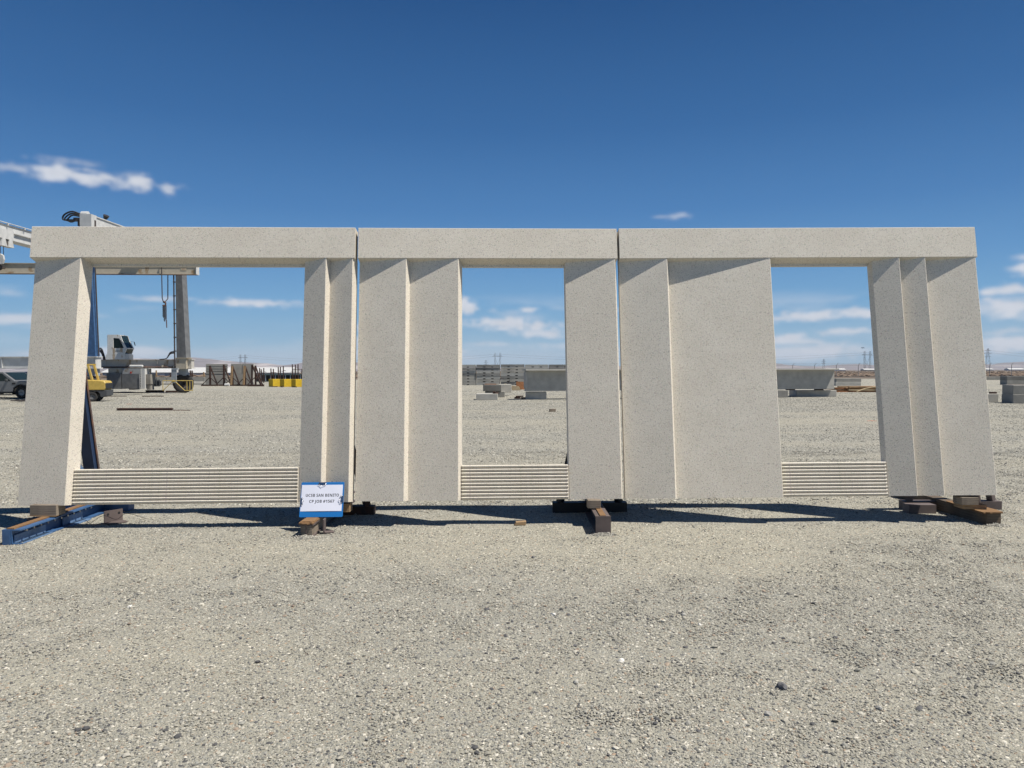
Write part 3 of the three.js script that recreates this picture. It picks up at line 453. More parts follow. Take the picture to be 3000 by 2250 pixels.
  const cab = mesh('cab', (() => { const out = [[-27.78, 2.68], [-26.58, 2.68], [-26.42, 3.08], [-26.72, 3.62], [-26.84, 3.98], [-27.08, 4.02], [-27.72, 4.02]]; const s = new THREE.Shape(out.map((p) => new THREE.Vector2(...p))); const hole = new THREE.Path([[-27.34, 3.10], [-26.62, 3.10], [-26.92, 3.76], [-27.34, 3.80]].map((p) => new THREE.Vector2(...p))); s.holes.push(hole); const a = new THREE.ExtrudeGeometry(s, { depth: 0.05, bevelEnabled: false }); a.translate(0, 0, Z - 0.05); const s2c = new THREE.Shape(out.map((p) => new THREE.Vector2(...p))); const b = new THREE.ExtrudeGeometry(s2c, { depth: 0.05, bevelEnabled: false }); b.translate(0, 0, Z - D);
    return [a, b, span(-27.78, -27.72, 2.68, 4.0, Z - 0.05, Z - D + 0.05), span(-27.74, -27.06, 3.97, 4.02, Z - 0.05, Z - D + 0.05), span(-27.78, -26.58, 2.68, 2.74, Z - 0.05, Z - D + 0.05), bar(V(-26.44, 3.08, Z - 0.05), V(-26.44, 3.08, Z - D + 0.05), 0.07, 0.07), bar(V(-26.73, 3.62, Z), V(-26.44, 3.08, Z), 0.045, 0.045), bar(V(-26.44, 3.08, Z), V(-26.6, 2.7, Z), 0.045, 0.045), bar(V(-26.73, 3.62, Z - D), V(-26.44, 3.08, Z - D), 0.045, 0.045)]; })(), M.cabPaint, t);
  const quad = (a, b, c, d) => { const g = new THREE.BufferGeometry(); g.setAttribute('position', new THREE.Float32BufferAttribute([a, b, c, a, c, d].flatMap((v) => v.toArray()), 3)); g.computeVertexNormals(); return g; };
  mesh('side_window', ext([[-27.2, 3.11], [-26.63, 3.11], [-26.92, 3.75], [-27.2, 3.78]], 0.012).translate(0, 0, Z - 0.03), M.glassDark, cab);
  mesh('windscreen', [bar(V(-26.455, 3.1, Z - D / 2), V(-26.725, 3.61, Z - D / 2), D - 0.14, 0.012)], M.glassDark, cab);
  mesh('upper_windscreen', [bar(V(-26.735, 3.63, Z - D / 2), V(-26.85, 3.96, Z - D / 2), D - 0.1, 0.012)], M.glassDark, cab); mesh('opening_shade_pane', ext([[-27.34, 3.1], [-27.19, 3.1], [-27.19, 3.79], [-27.34, 3.8]], 0.01).translate(0, 0, Z - 0.045), M.glassDark, cab);  // narrow dark pane stands in for the shaded open window
  mesh('lower_windscreen', [bar(V(-26.455, 3.05, Z - D / 2), V(-26.585, 2.73, Z - D / 2), D - 0.14, 0.012)], M.glassDark, cab);
  mesh('interior_shade_sheet', span(-27.70, -27.0, 2.78, 3.94, Z - D + 0.06, Z - D + 0.09), M.black, cab); mesh('seat', [span(-27.5, -27.1, 2.74, 3.15, Z - 0.3, Z - 0.7), span(-27.55, -27.42, 3.15, 3.6, Z - 0.3, Z - 0.7)], M.black, cab);  // black sheet at the back imitates the shade inside the cab
  mesh('mirror', [rbx(0.06, 0.26, 0.05, 0.015, -26.78, 3.52, Z + 0.08, 0, 0, 0.3)], M.black, cab); mesh('mirror', [rbx(0.05, 0.26, 0.05, 0.015, -26.42, 3.42, Z - D - 0.1, 0, 0, 0.25), rod(V(-26.42, 3.55, Z - D - 0.1), V(-26.7, 3.58, Z - D), 0.012, 5)], M.black, cab);
  const cb = mesh('cab_base', [span(-27.86, -26.56, 2.325, 2.675, Z, Z - D)], M.cabPaint, t);
  mesh('cab_base_end', [span(-26.56, -26.3, 2.325, 2.675, Z - 0.02, Z - 0.6)], M.white, cb);
  const nameMat = canvasMat(256, 64, (c, w, h) => { c.fillStyle = '#8f908c'; c.fillRect(0, 0, w, h); c.fillStyle = '#4a5470'; c.font = 'bold 46px sans-serif'; c.textAlign = 'center'; c.textBaseline = 'middle'; c.fillText('MI-JACK', w / 2, h / 2, w * 0.94); });
  mesh('nameplate', new THREE.PlaneGeometry(0.34, 0.075).translate(-27.05, 2.90, Z + 0.004), nameMat, cab, true);
  mesh('hoses', [0, 1, 2, 3, 4].map((i) => tube([V(-28.75 + i * 0.05, 2.3, -49.6), V(-28.7 + i * 0.03, 2.75 + i * 0.05, -49.55), V(-28.45 + i * 0.06, 2.95 + i * 0.04, -49.5), V(-28.2 + i * 0.04, 2.75, -49.5), V(-28.1 + i * 0.03, 2.3, -49.6)], 0.028, 20)), M.black, t);
  mesh('cable_bundle', [0, 1, 2].map((i) => tube([V(-24.4, 2.34, -49.9 - i * 0.05), V(-23.9, 2.4, -49.85), V(-23.6, 2.7 + i * 0.06, -49.8), V(-23.25, 2.75 + i * 0.06, -49.75)], 0.03, 18)), M.iron, t);
  // near end frame, along x
  const ns = mesh('near_sill_beam', [span(-34, -22.78, 1.76, 2.32, -39.5, -39.95), span(-34, -22.72, 2.32, 2.37, -39.42, -40.03), span(-34, -22.72, 1.70, 1.76, -39.42, -40.03)], M.white, t);
  for (const x of [-33.2, -31.3, -27.95, -25, -22.82]) mesh('stiffener', span(x, x + 0.03, 1.76, 2.32, -39.44, -39.5), M.white, ns);
  mesh('near_leg', [col(-23.62, -22.80, -23.55, -23.05, -39.46, 0.42, 2.37, 9.2)], M.blue, t);
  mesh('near_leg', [col(-32.6, -31.8, -32.5, -32.0, -39.46, 0.42, 2.37, 9.8)], M.blue, t);
  wheel(t, 0.66, 0.62, [-23.3, 0.655, -39.7], 0.3, M.iron, 18);
  mesh('axle_fork', [span(-23.75, -22.85, 1.3, 1.7, -39.5, -39.95)], M.steelGrey, t);
  mesh('near_conduit', [rod(V(-22.70, 2.4, -39.6), V(-22.86, 8.6, -39.6), 0.035, 6), bx(0.25, 0.2, 0.12, -22.72, 7.75, -39.6)], M.iron, t);
  // top girders, along z
  const girder = (x0, x1, y0, y1, z0, z1, m2) => [span(x0 + 0.05, x1 - 0.05, y0, y1, z0, z1), span(x0, x1, y1, y1 + 0.05, z0, z1), span(x0, x1, y0 - 0.05, y0, z0, z1)];
  const g2 = mesh('top_girder', girder(-23.1, -22.5, 9.24, 9.9, -39.2, -51.2), M.white, t);
  mesh('girder_end', [span(-23.1, -22.48, 9.05, 9.97, -38.7, -39.2), xf(new THREE.CylinderGeometry(0.17, 0.17, 0.34, 16), [-22.92, 9.98, -38.9], [0, 0, Math.PI / 2]), span(-23.5, -23.1, 9.05, 9.2, -38.7, -39.4)], M.white, g2);
  mesh('girder_slot', [span(-22.485, -22.466, 9.1, 9.7, -38.98, -39.12)], M.iron, g2);
  mesh('work_light', [xf(new THREE.CylinderGeometry(0.16, 0.1, 0.2, 12), [-22.6, 10.13, -40.3], [0.3, 0, -0.5]), rod(V(-22.65, 9.9, -40.3), V(-22.62, 10.08, -40.3), 0.03, 5)], M.black, g2);
  mesh('girder_hoses', [0, 1, 2].map((i) => tube([V(-23.1, 9.98 - i * 0.06, -38.8), V(-23.5, 10.1 - i * 0.1, -38.7), V(-23.95 + i * 0.1, 9.9 - i * 0.1, -38.7), V(-24.0 + i * 0.1, 9.68, -38.7), V(-23.6, 9.66 - i * 0.05, -38.75), V(-23.3, 9.68, -38.8)], 0.045, 24)), M.black, g2);
  mesh('valve_block', [bx(0.35, 0.18, 0.2, -23.3, 9.7, -38.85), bx(0.16, 0.3, 0.16, -23.18, 9.5, -38.85)], M.iron, g2);
  const g1 = mesh('top_girder', girder(-31.5, -30.7, 9.62, 10.42, -36, -51.2), M.white, t);
  mesh('girder_rail', [span(-30.72, -30.62, 10.0, 10.06, -36, -51), rod(V(-30.66, 10.55, -36), V(-30.66, 10.55, -51), 0.03, 5), ...Array.from({ length: 9 }, (_, i) => span(-30.7, -30.62, 10.42, 10.56, -38 - i * 1.5, -38.08 - i * 1.5))], M.white, g1);
  const tr = mesh('trolley', [span(-30.68, -30.35, 9.5, 10.05, -42.6, -44.1), ext([[0, 0], [0.5, 0], [0.35, 0.45], [0.1, 0.45]], 0.36).rotateY(Math.PI / 2).translate(-30.7, 9.05, -43.0), ext([[0, 0], [0.5, 0], [0.35, 0.45], [0.1, 0.45]], 0.36).rotateY(Math.PI / 2).translate(-30.7, 9.05, -43.6)], M.white, t);
  mesh('sheave', [rod(V(-30.65, 9.25, -43.45), V(-30.4, 9.25, -43.45), 0.2, 14)], M.iron, tr);
  mesh('hoist_rope', [[-30.95, -43.3], [-30.9, -43.5], [-30.62, -43.3], [-30.58, -43.5]].map(([x, z]) => rod(V(x, 8.5, z), V(x, 9.5, z), 0.018, 5)), M.iron, t);
  mesh('hoist_rope', [[-22.95, -45.4], [-22.7, -45.4]].map(([x, z]) => rod(V(x, 8.6, z), V(x, 9.3, z), 0.018, 5)), M.iron, t);
  mesh('hook_block', [xf(ext([[-0.17, -0.24], [-0.05, -0.33], [0.12, -0.3], [0.2, -0.05], [0.16, 0.2], [0.0, 0.3], [-0.15, 0.25]], 0.1, 0.015), [-30.55, 8.28, -43.3])], M.white, t);
  mesh('hook', [span(-31.1, -30.6, 8.05, 8.3, -43.3, -43.5), tube([V(-30.95, 8.05, -43.4), V(-30.7, 7.95, -43.4), V(-30.65, 7.72, -43.4), V(-30.9, 7.62, -43.4)], 0.06, 16), span(-31.3, -30.55, 7.72, 7.86, -43.3, -43.6)], M.iron, t);
}
{ // spreader beam with hanging slings
  const a = V(-19.85, 7.93, -45.6), b = V(-35, 7.75, -43.3);
  const t = thing('spreader_beam', 'long cream steel spreader beam hanging level below the crane girders', 'spreader beam', [-27, 7.6, -44.5], { world: true });
  mesh('beam', ibeam(a, b, 0.3, 0.64, 0.035, 0.02).concat([along(bx(0.16, 0.56, a.distanceTo(b), 0, 0, a.distanceTo(b) / 2), a, b)]), M.cream, t);
  mesh('lower_flange', along(bx(0.31, 0.02, a.distanceTo(b), 0, -0.332, a.distanceTo(b) / 2), a, b), M.rust, t);
  mesh('end_plate', bx(0.03, 0.66, 0.34, -19.83, 7.93, -45.6, 0, -0.15, 0), M.white, t);
  const mk = canvasMat(128, 64, (c, w, h) => { c.fillStyle = '#a89d86'; c.fillRect(0, 0, w, h); c.fillStyle = '#6d3a33'; c.font = '44px sans-serif'; c.textAlign = 'center'; c.textBaseline = 'middle'; c.fillText('BEF', w / 2, h / 2); });
  mesh('beam_marking', new THREE.PlaneGeometry(0.34, 0.17).rotateY(0.15).translate(-20.62, 7.94, -45.385), mk, t, true);
}
{
  const t = thing('chain_sling', 'rope sling and bunched chain hanging from the spreader beam', 'chain sling', [-21.7, 4.2, -45.2], { world: true });
  mesh('rope', [rod(V(-21.78, 5.8, -45.15), V(-21.84, 6.1, -45.1), 0.03, 6), rod(V(-21.84, 6.1, -45.1), V(-21.86, 8.27, -45.1), 0.03, 6), tube([V(-21.86, 8.26, -45.1), V(-21.84, 8.3, -45.2), V(-21.78, 8.31, -45.4), V(-21.7, 8.28, -45.6)], 0.03, 12), rod(V(-21.7, 8.28, -45.6), V(-21.68, 6.1, -45.5), 0.03, 6), rod(V(-21.68, 6.1, -45.5), V(-21.74, 5.8, -45.15), 0.03, 6)], M.iron, t);
  const rings = []; for (let i = 0; i < 16; i++) for (const [dx, l] of [[0, 16], [0.09, 14], [-0.07, 12]]) if (i < l) rings.push(xf(new THREE.TorusGeometry(0.045, 0.017, 5, 8), [-21.74 + dx + 0.01 * (i % 2), 5.62 - i * 0.062, -45.15], [0, i % 2 * 1.5, 0.3]));
  mesh('chain', rings, M.iron, t); mesh('hook', [tube([V(-21.76, 5.9, -45.15), V(-21.66, 5.8, -45.15), V(-21.7, 5.62, -45.15), V(-21.82, 5.66, -45.15)], 0.05, 14)], M.rust, t); mesh('steel_rod', [rod(V(-21.62, 4.75, -45.15), V(-21.6, 4.25, -45.15), 0.03, 6)], M.rust, t);
}

/* ---------- forklift ---------- */
{
  const t = thing('forklift', 'yellow forklift truck parked with its rounded counterweight turned to the yard', 'forklift', [-22.15, 0, -37.5], { turn: 0.22 });
  // local: +x rear (counterweight), near side +z
  const W = 1.05;
  const body = mesh('counterweight_cover', xf(ext([[-1.1, 0.60], [1.0, 0.60], [1.06, 0.68], [1.05, 0.98], [0.98, 1.06], [0.7, 1.10], [-0.1, 1.12], [-0.35, 1.06], [-1.1, 1.0]], W, 0.03), [0.0, 0, -W / 2]), M.yellow, t);
  mesh('radiator_grille', [rbx(0.3, 0.3, W + 0.02, 0.03, 0.92, 0.80, 0)], M.black, body);
  for (let i = 0; i < 3; i++) mesh('grille_bar', rod(V(0.79, 0.72 + i * 0.09, W / 2 + 0.016), V(1.06, 0.72 + i * 0.09, W / 2 + 0.016), 0.008, 5), M.chrome, body);
  const deck = mesh('counterweight', xf(ext([[-1.1, 0.3], [-0.2, 0.3], [0.06, 0.52], [0.66, 0.53], [0.76, 0.42], [0.8, 0.24], [0.88, 0.22], [1.1, 0.3], [1.12, 0.60], [-1.1, 0.60]], W - 0.04, 0.02), [0, 0, -W / 2 + 0.02]), M.darkGrey, t);
  const logo = canvasMat(512, 96, (c, w, h) => { c.fillStyle = '#d7ac48'; c.fillRect(0, 0, w, h); c.fillStyle = '#5e2018'; c.font = 'bold 84px sans-serif'; c.textAlign = 'left'; c.textBaseline = 'middle'; c.fillText('HYSTER', 8, h / 2, w * 0.66); c.fillStyle = '#4a3320'; c.font = 'bold 50px sans-serif'; c.fillText('110', w * 0.72, h * 0.55, w * 0.2); }, 0.5);
  mesh('side_lettering', new THREE.PlaneGeometry(0.66, 0.12).translate(0.36, 0.78, W / 2 + 0.004), logo, body, true);
  for (const s of [1, -1]) { const w1 = wheel(t, 0.25, 0.2, [0.40, 0.25, s * 0.44], s > 0 ? 0.12 : Math.PI + 0.12, M.greyPaint); wheel(t, 0.34, 0.26, [-1.75, 0.34, s * 0.44], s > 0 ? 0 : Math.PI, M.greyPaint); }
  mesh('chassis', [span(-2.1, -1.0, 0.3, 0.62, -0.45, 0.45), span(-2.05, -1.4, 0.62, 0.95, -0.48, 0.48)], M.yellow, t);
  mesh('seat', [span(-1.05, -0.6, 0.95, 1.2, -0.25, 0.25), span(-0.66, -0.55, 1.2, 1.6, -0.25, 0.25)], M.black, t);
  mesh('overhead_guard', [...[-1, 1].flatMap((s) => [bar(V(0.42, 1.08, s * 0.46), V(0.22, 1.9, s * 0.46), 0.08, 0.15, V(0, 0, 1)), bar(V(-1.9, 0.9, s * 0.46), V(-1.6, 1.9, s * 0.46), 0.07, 0.07, V(0, 0, 1))]), span(-1.7, 0.3, 1.88, 1.95, -0.5, -0.44), span(-1.7, 0.3, 1.88, 1.95, 0.44, 0.5), ...Array.from({ length: 10 }, (_, i) => span(-1.65 + i * 0.2, -1.6 + i * 0.2, 1.89, 1.94, -0.44, 0.44))], M.yellow, t);
  mesh('beacon', xf(new THREE.CylinderGeometry(0.05, 0.06, 0.1, 12), [0.12, 1.45, 0.5]), M.orange, t);
  mesh('mast', [span(-2.3, -2.16, 0.15, 2.3, -0.42, -0.32), span(-2.3, -2.16, 0.15, 2.3, 0.32, 0.42), span(-2.28, -2.2, 2.2, 2.3, -0.32, 0.32), span(-2.28, -2.2, 1.1, 1.2, -0.32, 0.32)], M.darkGrey, t);
  mesh('forks', [span(-3.4, -2.32, 0.06, 0.11, 0.2, 0.34), span(-3.4, -2.32, 0.06, 0.11, -0.34, -0.2), span(-2.38, -2.32, 0.06, 0.7, -0.4, 0.4)], M.iron, t);
}

/* ---------- pickup trucks ---------- */
function pickup(label, paint, pos, turn, sign) { // local: +x forward, near side +z
  const t = thing('pickup_truck', label, 'pickup truck', pos, { turn });
  const W = 1.75;
  const side = [[-2.7, 0.42], [-2.72, 0.95], [-0.95, 0.97], [-0.55, 1.50], [0.55, 1.52], [1.22, 1.02], [2.1, 0.94], [2.36, 0.82], [2.4, 0.42], [2.02, 0.40], [1.98, 0.6], [1.8, 0.74], [1.55, 0.79], [1.3, 0.74], [1.12, 0.6], [1.08, 0.38], [-1.22, 0.38], [-1.26, 0.6], [-1.44, 0.74], [-1.7, 0.79], [-1.95, 0.74], [-2.12, 0.6], [-2.16, 0.42]];
  const b = mesh('body', xf(ext(side, W, 0.03), [0, 0, -W / 2]), paint, t);
  for (const s of [1, -1]) {
    const z = s * (W / 2 + 0.032);
    const win = (name, pts) => mesh(name, xf(ext(pts, 0.008), [0, 0, s > 0 ? W / 2 + 0.026 : -W / 2 - 0.034]), M.glassDark, b);
    win('side_window', [[-0.72, 1.0], [-0.08, 1.0], [-0.08, 1.43], [-0.5, 1.43]]); win('side_window', [[-0.02, 1.0], [0.98, 1.0], [0.5, 1.43], [-0.02, 1.43]]);
    mesh('door_handle', bx(0.14, 0.025, 0.03, 0.08, 0.9, z), M.darkGrey, b);
    mesh('wheel_arch', [xf(new THREE.TorusGeometry(0.43, 0.035, 6, 16, Math.PI), [1.55, 0.36, s * (W / 2 + 0.02)]), xf(new THREE.TorusGeometry(0.43, 0.035, 6, 16, Math.PI), [-1.7, 0.36, s * (W / 2 + 0.02)])], M.black, b);
    mesh('mirror', rbx(0.12, 0.14, 0.16, 0.03, 0.8, 1.06, s * (W / 2 + 0.12)), M.darkGrey, b);
    wheel(t, 0.35, 0.24, [1.55, 0.35, s * 0.78], s > 0 ? 0 : Math.PI, M.greyLight); wheel(t, 0.35, 0.24, [-1.7, 0.35, s * 0.78], s > 0 ? 0 : Math.PI, M.greyLight);
    mesh('headlight', rbx(0.12, 0.14, 0.3, 0.03, 2.36, 0.76, s * 0.62), M.chrome, b);
  }
  mesh('windscreen', bar(V(0.62, 1.485, 0), V(1.18, 1.065, 0), W - 0.16, 0.012), M.glassDark, b);
  mesh('fender_vent', bx(0.2, 0.1, 0.012, 1.15, 0.86, W / 2 + 0.035), M.black, b);
  mesh('bumper', rbx(0.14, 0.2, W, 0.04, 2.42, 0.5, 0), M.darkGrey, b);
  mesh('rocker_step', [span(-1.1, 1.0, 0.3, 0.39, -W / 2 - 0.02, W / 2 + 0.02)], M.black, b);
  if (sign) mesh('door_lettering', new THREE.PlaneGeometry(0.46, 0.11).translate(0.22, 0.74, W / 2 + 0.034), canvasMat(256, 64, (c, w, h) => { c.fillStyle = '#6a6c70'; c.fillRect(0, 0, w, h); c.fillStyle = '#30343a'; c.font = 'bold 50px sans-serif'; c.textAlign = 'center'; c.textBaseline = 'middle'; c.fillText(sign, w / 2, h / 2, w * 0.92); }, 0.5), b, true);
  return t;
}
pickup('white pickup truck coloured grey for shade, with lettered door parked beyond the panels', M.truckWhiteShaded, [-29.45, 0, -41.8], 0, 'CLARK');
pickup('dark blue pickup parked behind the shade greyed white one', M.truckBlue, [-31.6, 0, -47.6], 0.06);
pickup('dark blue truck half hidden behind the yellow forklift', M.truckBlue, [-28.6, 0, -46.2], 2.95);

/* ---------- yard: racks, slabs, barriers, blocks ---------- */
// long tee girder on blocks
{
  const a = V(0.74, 0, -38.55), b = V(18.62, 0, -41.6), L = a.distanceTo(b), turn = Math.atan2(-(b.z - a.z), b.x - a.x);
  const t = thing('concrete_tee_girder', 'long grey concrete tee girder laid across low blocks', 'girder', [a.x, 0, a.z], { turn });
  mesh('flange', span(-0.06, L + 0.06, 1.56, 1.64, -0.75, 0.36), M.concreteLight, t);
  mesh('web', [span(0, L, 0.46, 1.56, -0.42, 0.0)], M.concreteLight, t);
  mesh('end_ledge', [span(-0.03, 0.12, 0.62, 1.5, -0.44, 0.05)], M.concreteLight, t);
}
const blk = (label, m, w, h, d, pos, turn = 0, group) => single('concrete_block', rbx(w, h, d, 0.02, 0, h / 2, 0), m, label, 'concrete block', pos, group, turn);
blk('pale concrete block with wood scrap on top, in open gravel', M.concreteLight, 1.14, 0.33, 0.9, [-1.33, 0, -38.7]);
blk('low grey block under the near end of the tee girder', M.concreteLight, 1.12, 0.40, 0.8, [1.3, 0, -39.2]);
blk('dark block behind the pale block, raised on skids', M.concreteDark, 1.06, 0.36, 0.8, [-1.15, 0.36, -42.2]);
blk('grey block lying beneath the raised dark block', M.concrete, 1.15, 0.34, 0.8, [-1.0, 0, -42.3]);
blk('mottled granite faced block beside the plywood scraps', M.concreteLight, 0.75, 0.5, 0.7, [-0.45, 0.2, -44.2], 0.15);
single('timber_offcut', [bx(0.1, 0.12, 0.3, 0, 0.06, 0), bx(0.3, 0.09, 0.1, 0.08, 0.05, 0.1)], M.rust, 'rusty bracket scrap resting on the pale concrete block', 'scrap', [-0.95, 0.33, -38.5]);
single('timber_offcut', [bx(0.34, 0.09, 0.2, 0, 0.05, 0), bx(0.4, 0.07, 0.14, 0.12, 0.13, 0, 0, 0.3, 0), bx(0.3, 0.08, 0.12, 0.35, 0.045, 0.15, 0, -0.4, 0)], M.rustDark, 'dark scrap timber heaped beside the girder block', 'scrap', [0.3, 0, -39.9]);
single('brick_offcut', [rbx(0.24, 0.11, 0.12, 0.008, 0, 0.055, 0)], M.woodGrey, 'short squared wood offcut alone on the gravel, seen through the middle opening', 'wood offcut', [1.58, 0, -28.1], undefined, 0.3);
blk('long pale block under the far end of the tee girder', M.concreteLight, 2.3, 0.38, 1.2, [17.7, 0, -42.4]);
blk('short grey block tucked beneath the tee girder web', M.concrete, 1.1, 0.4, 0.8, [15.1, 0, -41.2]);
for (const [x, dz] of [[16.2, 0], [17.9, 0.1]]) single('wood_block', bx(0.5, 0.07, 0.16, 0, 0.035, 0), M.rustDark, 'dark bearing pad on the long pale block', 'bearing pad', [x, 0.38, -41.9 - dz], 'bearing pads on the long block');
blk('lower of two blocks stacked behind the lumber pile', M.concreteLight, 2.35, 0.35, 0.9, [31.0, 0, -66.8]);
blk('upper of two blocks stacked behind the lumber pile', M.concrete, 2.3, 0.32, 0.85, [31.05, 0.35, -66.8]);
blk('upper block of the pair outside the end pilaster', M.concrete, 1.4, 0.44, 0.9, [24.35, 0.42, -34.3], -0.1);
blk('lower block of the pair outside the end pilaster', M.concrete, 1.45, 0.42, 0.95, [24.37, 0, -34.3], -0.1);
blk('long low pale block with dark pads beside the end pilaster', M.concreteLight, 1.9, 0.40, 0.8, [22.85, 0, -35.6]);
blk('pale block standing behind the padded low block', M.concreteLight, 1.5, 0.5, 0.7, [23.9, 0, -38.6]);
for (const x of [22.9, 23.65]) single('wood_block', bx(0.3, 0.09, 0.14, 0, 0.045, 0), M.rustDark, 'dark bearing pad on the low padded block', 'bearing pad', [x, 0.40, -35.4], 'bearing pads on the padded block');
blk('far low block out by the fence', M.concrete, 4.6, 0.42, 1, [64.6, 0, -95]);
blk('lower slab of the far right stack near the fence', M.concrete, 3.4, 0.42, 1, [49.2, 0, -69.6]);
blk('upper slab of the far right stack near the fence', M.concreteDark, 3.4, 0.40, 1, [49.2, 0.42, -69.6]);
single('steel_bar', bx(2.6, 0.06, 0.08, 0, 0.03, 0), M.rust, 'rusty steel bar beside the far right stack', 'steel bar', [48.6, 0, -68.6]);
// stacked slabs behind the middle opening
{
  const g = [span(-1.16, 1.16, 0.0, 0.275, -0.5, 0.5)];
  const variants = [M.slabA, M.slabB, M.slabC].map((m2, i) => {
    const s = thing('concrete_slab', 'notched concrete slab in the tall stacked wall of slabs', 'concrete slab', [0, 0, -71.5], { group: 'slabs stacked behind the middle opening' });
    mesh('slab', [span(-1.16, -0.52, 0, 0.09, -0.5, 0.5), span(-0.28, 0.28, 0, 0.09, -0.5, 0.5), span(0.52, 1.16, 0, 0.09, -0.5, 0.5), span(-1.16, 1.16, 0.09, 0.278, -0.5, 0.5)], m2, s);
    mesh('lifting_pocket', [span(-0.52, -0.28, 0.0, 0.085, -0.45, 0.3), span(0.28, 0.52, 0.0, 0.085, -0.45, 0.3)], M.black, s);
    return s;
  });
  const R = mulberry(15); let first = [true, true, true];
  for (let c = 0; c < 5; c++) for (let k = 0; k < 7; k++) {
    const x = -4.72 + c * 2.39 + (R() - 0.5) * 0.04, y = k * 0.29 + (c === 2 ? 0.02 : 0), z = -71.4 + (R() - 0.5) * 0.08, v = Math.floor(R() * 3);
    if (first[v]) { variants[v].position.set(x, y, z); first[v] = false; } else dup(variants[v], [x, y, z], (R() - 0.5) * 0.01);
  }
}
// scrap boards and frame in front of the slab stacks
single('plywood_sheet', bx(0.95, 0.42, 0.05, 0, 0.21, 0, -0.15, 0, 0), M.orangeWood, 'rust orange board propped upright behind the raised dark block', 'board', [-1.75, 0, -58.5]);
single('plywood_sheet', bx(0.85, 0.62, 0.05, 0, 0.31, 0, -0.1, 0.2, 0), M.orangeWood, 'rust orange sheet standing against the girder end', 'board', [0.75, 0, -56.5]);
single('form_board', ext([[0, 0], [0.75, 0], [0.75, 0.1], [0.15, 0.42], [0, 0.42]], 0.3).translate(0, 0, -0.15), M.lumberPale, 'pale yellow tapered form board near the girder end', 'form board', [-0.65, 0, -58.3]);
single('form_board', ext([[0, 0], [0.45, 0], [0.35, 0.4], [0.1, 0.4]], 0.3).translate(0, 0, -0.15), M.lumberPale, 'pale yellow wedge board next to the propped orange board', 'form board', [-1.35, 0, -58.6]);
single('form_board', ext([[0, 0], [0.7, 0], [0.55, 0.3], [0.0, 0.36]], 0.3).translate(0, 0, -0.15), M.lumberPale, 'olive yellow board flat before the orange sheet', 'form board', [-0.02, 0, -54.5]);
single('scrap_frame', [rod(V(0, 0, 0), V(0.08, 0.85, 0), 0.03, 6), rod(V(0.08, 0.85, 0), V(0.4, 0.85, 0), 0.03, 6), rod(V(0.1, 0.3, 0), V(0.65, 0.3, 0), 0.03, 6), rod(V(0.65, 0.3, 0), V(0.85, 0.7, 0), 0.03, 6)], M.iron, 'bent dark metal frame among the scrap boards', 'metal frame', [-1.05, 0, -60]);
// lumber pile beyond the right opening
{
  const R = mulberry(44), mats = [M.lumber, M.lumberPale, M.orangeWood, M.plywood];
  const t = thing('lumber_pile', 'untidy pile of used lumber boards beyond the tee girder', 'lumber pile', [24.3, 0, -50.2]);
  for (let k = 0; k < 26; k++) { const row = Math.floor(k / 7), w = 2.2 + R() * 1.8; mesh('board', bx(w, 0.085, 0.16 + R() * 0.12, (R() - 0.5) * 0.9 + (row > 2 ? 0.3 : 0), 0.05 + row * 0.1, 0.7 - (k % 7) * 0.22, 0, (R() - 0.5) * 0.14, 0), mats[Math.floor(R() * 3.6)], t); }
  mesh('skid', [bx(0.2, 0.1, 1.6, -1.2, 0.03, 0), bx(0.2, 0.1, 1.6, 1.2, 0.03, 0)], M.rustDark, t);
  single('bent_board', tube([V(-1.1, 0.03, 0.2), V(-0.5, 0.22, 0.1), V(0.3, 0.36, 0), V(1.1, 0.38, -0.1)], 0.04, 20), M.lumberPale, 'bowed pale board sprung across the lumber pile', 'board', [24.4, 0.02, -48.9]);
}
single('red_scrap', bx(0.3, 0.04, 0.12, 0, 0.02, 0), M.wood, 'small tan scrap wood at the blank pier edge', 'scrap', [12.2, 0, -33.4], undefined, 0.4);
// rusty beams lying on the yard, with dark strips for thin shadows
const lie = (label, w, h, d, pos, turn, m2 = M.rust) => single('steel_bar', [bx(w, h * 0.16, d, 0, h * 0.92, 0), bx(w, h * 0.16, d, 0, h * 0.08, 0), bx(w, h * 0.7, d * 0.25, 0, h * 0.5, 0)], m2, label, 'steel beam', pos, undefined, turn);
lie('rusty steel beam lying alone in the open yard behind the wide opening', 2.25, 0.1, 0.12, [-14.95, 0, -29.3], 0.02);
single('steel_bar', bx(0.9, 0.03, 0.04, 0, 0.015, 0), M.rust, 'thin rusty bar off the end of the lone yard beam', 'steel bar', [-13.5, 0, -29.2], undefined, -0.05);
lie('short rusty beam on the ground beside the crane wheel', 1.3, 0.16, 0.16, [-25.4, 0, -51.2], 0);
single('steel_bar', bx(1.4, 0.12, 0.12, 0, 0.06, 0), M.rustDark, 'dark bar on the ground touching the crane wheel', 'steel bar', [-24.0, 0, -51.4], undefined, 0.03);
single('steel_bar', bx(1.3, 0.05, 0.07, 0, 0.025, 0), M.rustDark, 'thin dark bar lying in front of the crane power boxes', 'steel bar', [-21.8, 0, -43.7]);
single('steel_bar', bx(1.4, 0.04, 0.06, 0, 0.02, 0), M.rustDark, 'thin dark strip standing for a shadow just past the forklift', 'steel bar', [-24.2, 0, -43.9]);  // solid strip laid where only a thin shadow falls
single('steel_bar', bx(2.9, 0.05, 0.1, 0, 0.025, 0), M.rustDark, 'long dark strip standing for the shadow under the crane power boxes', 'steel bar', [-27.2, 0, -50.2]);  // dark solid strip drawn in place of the ground shadow below the boxes
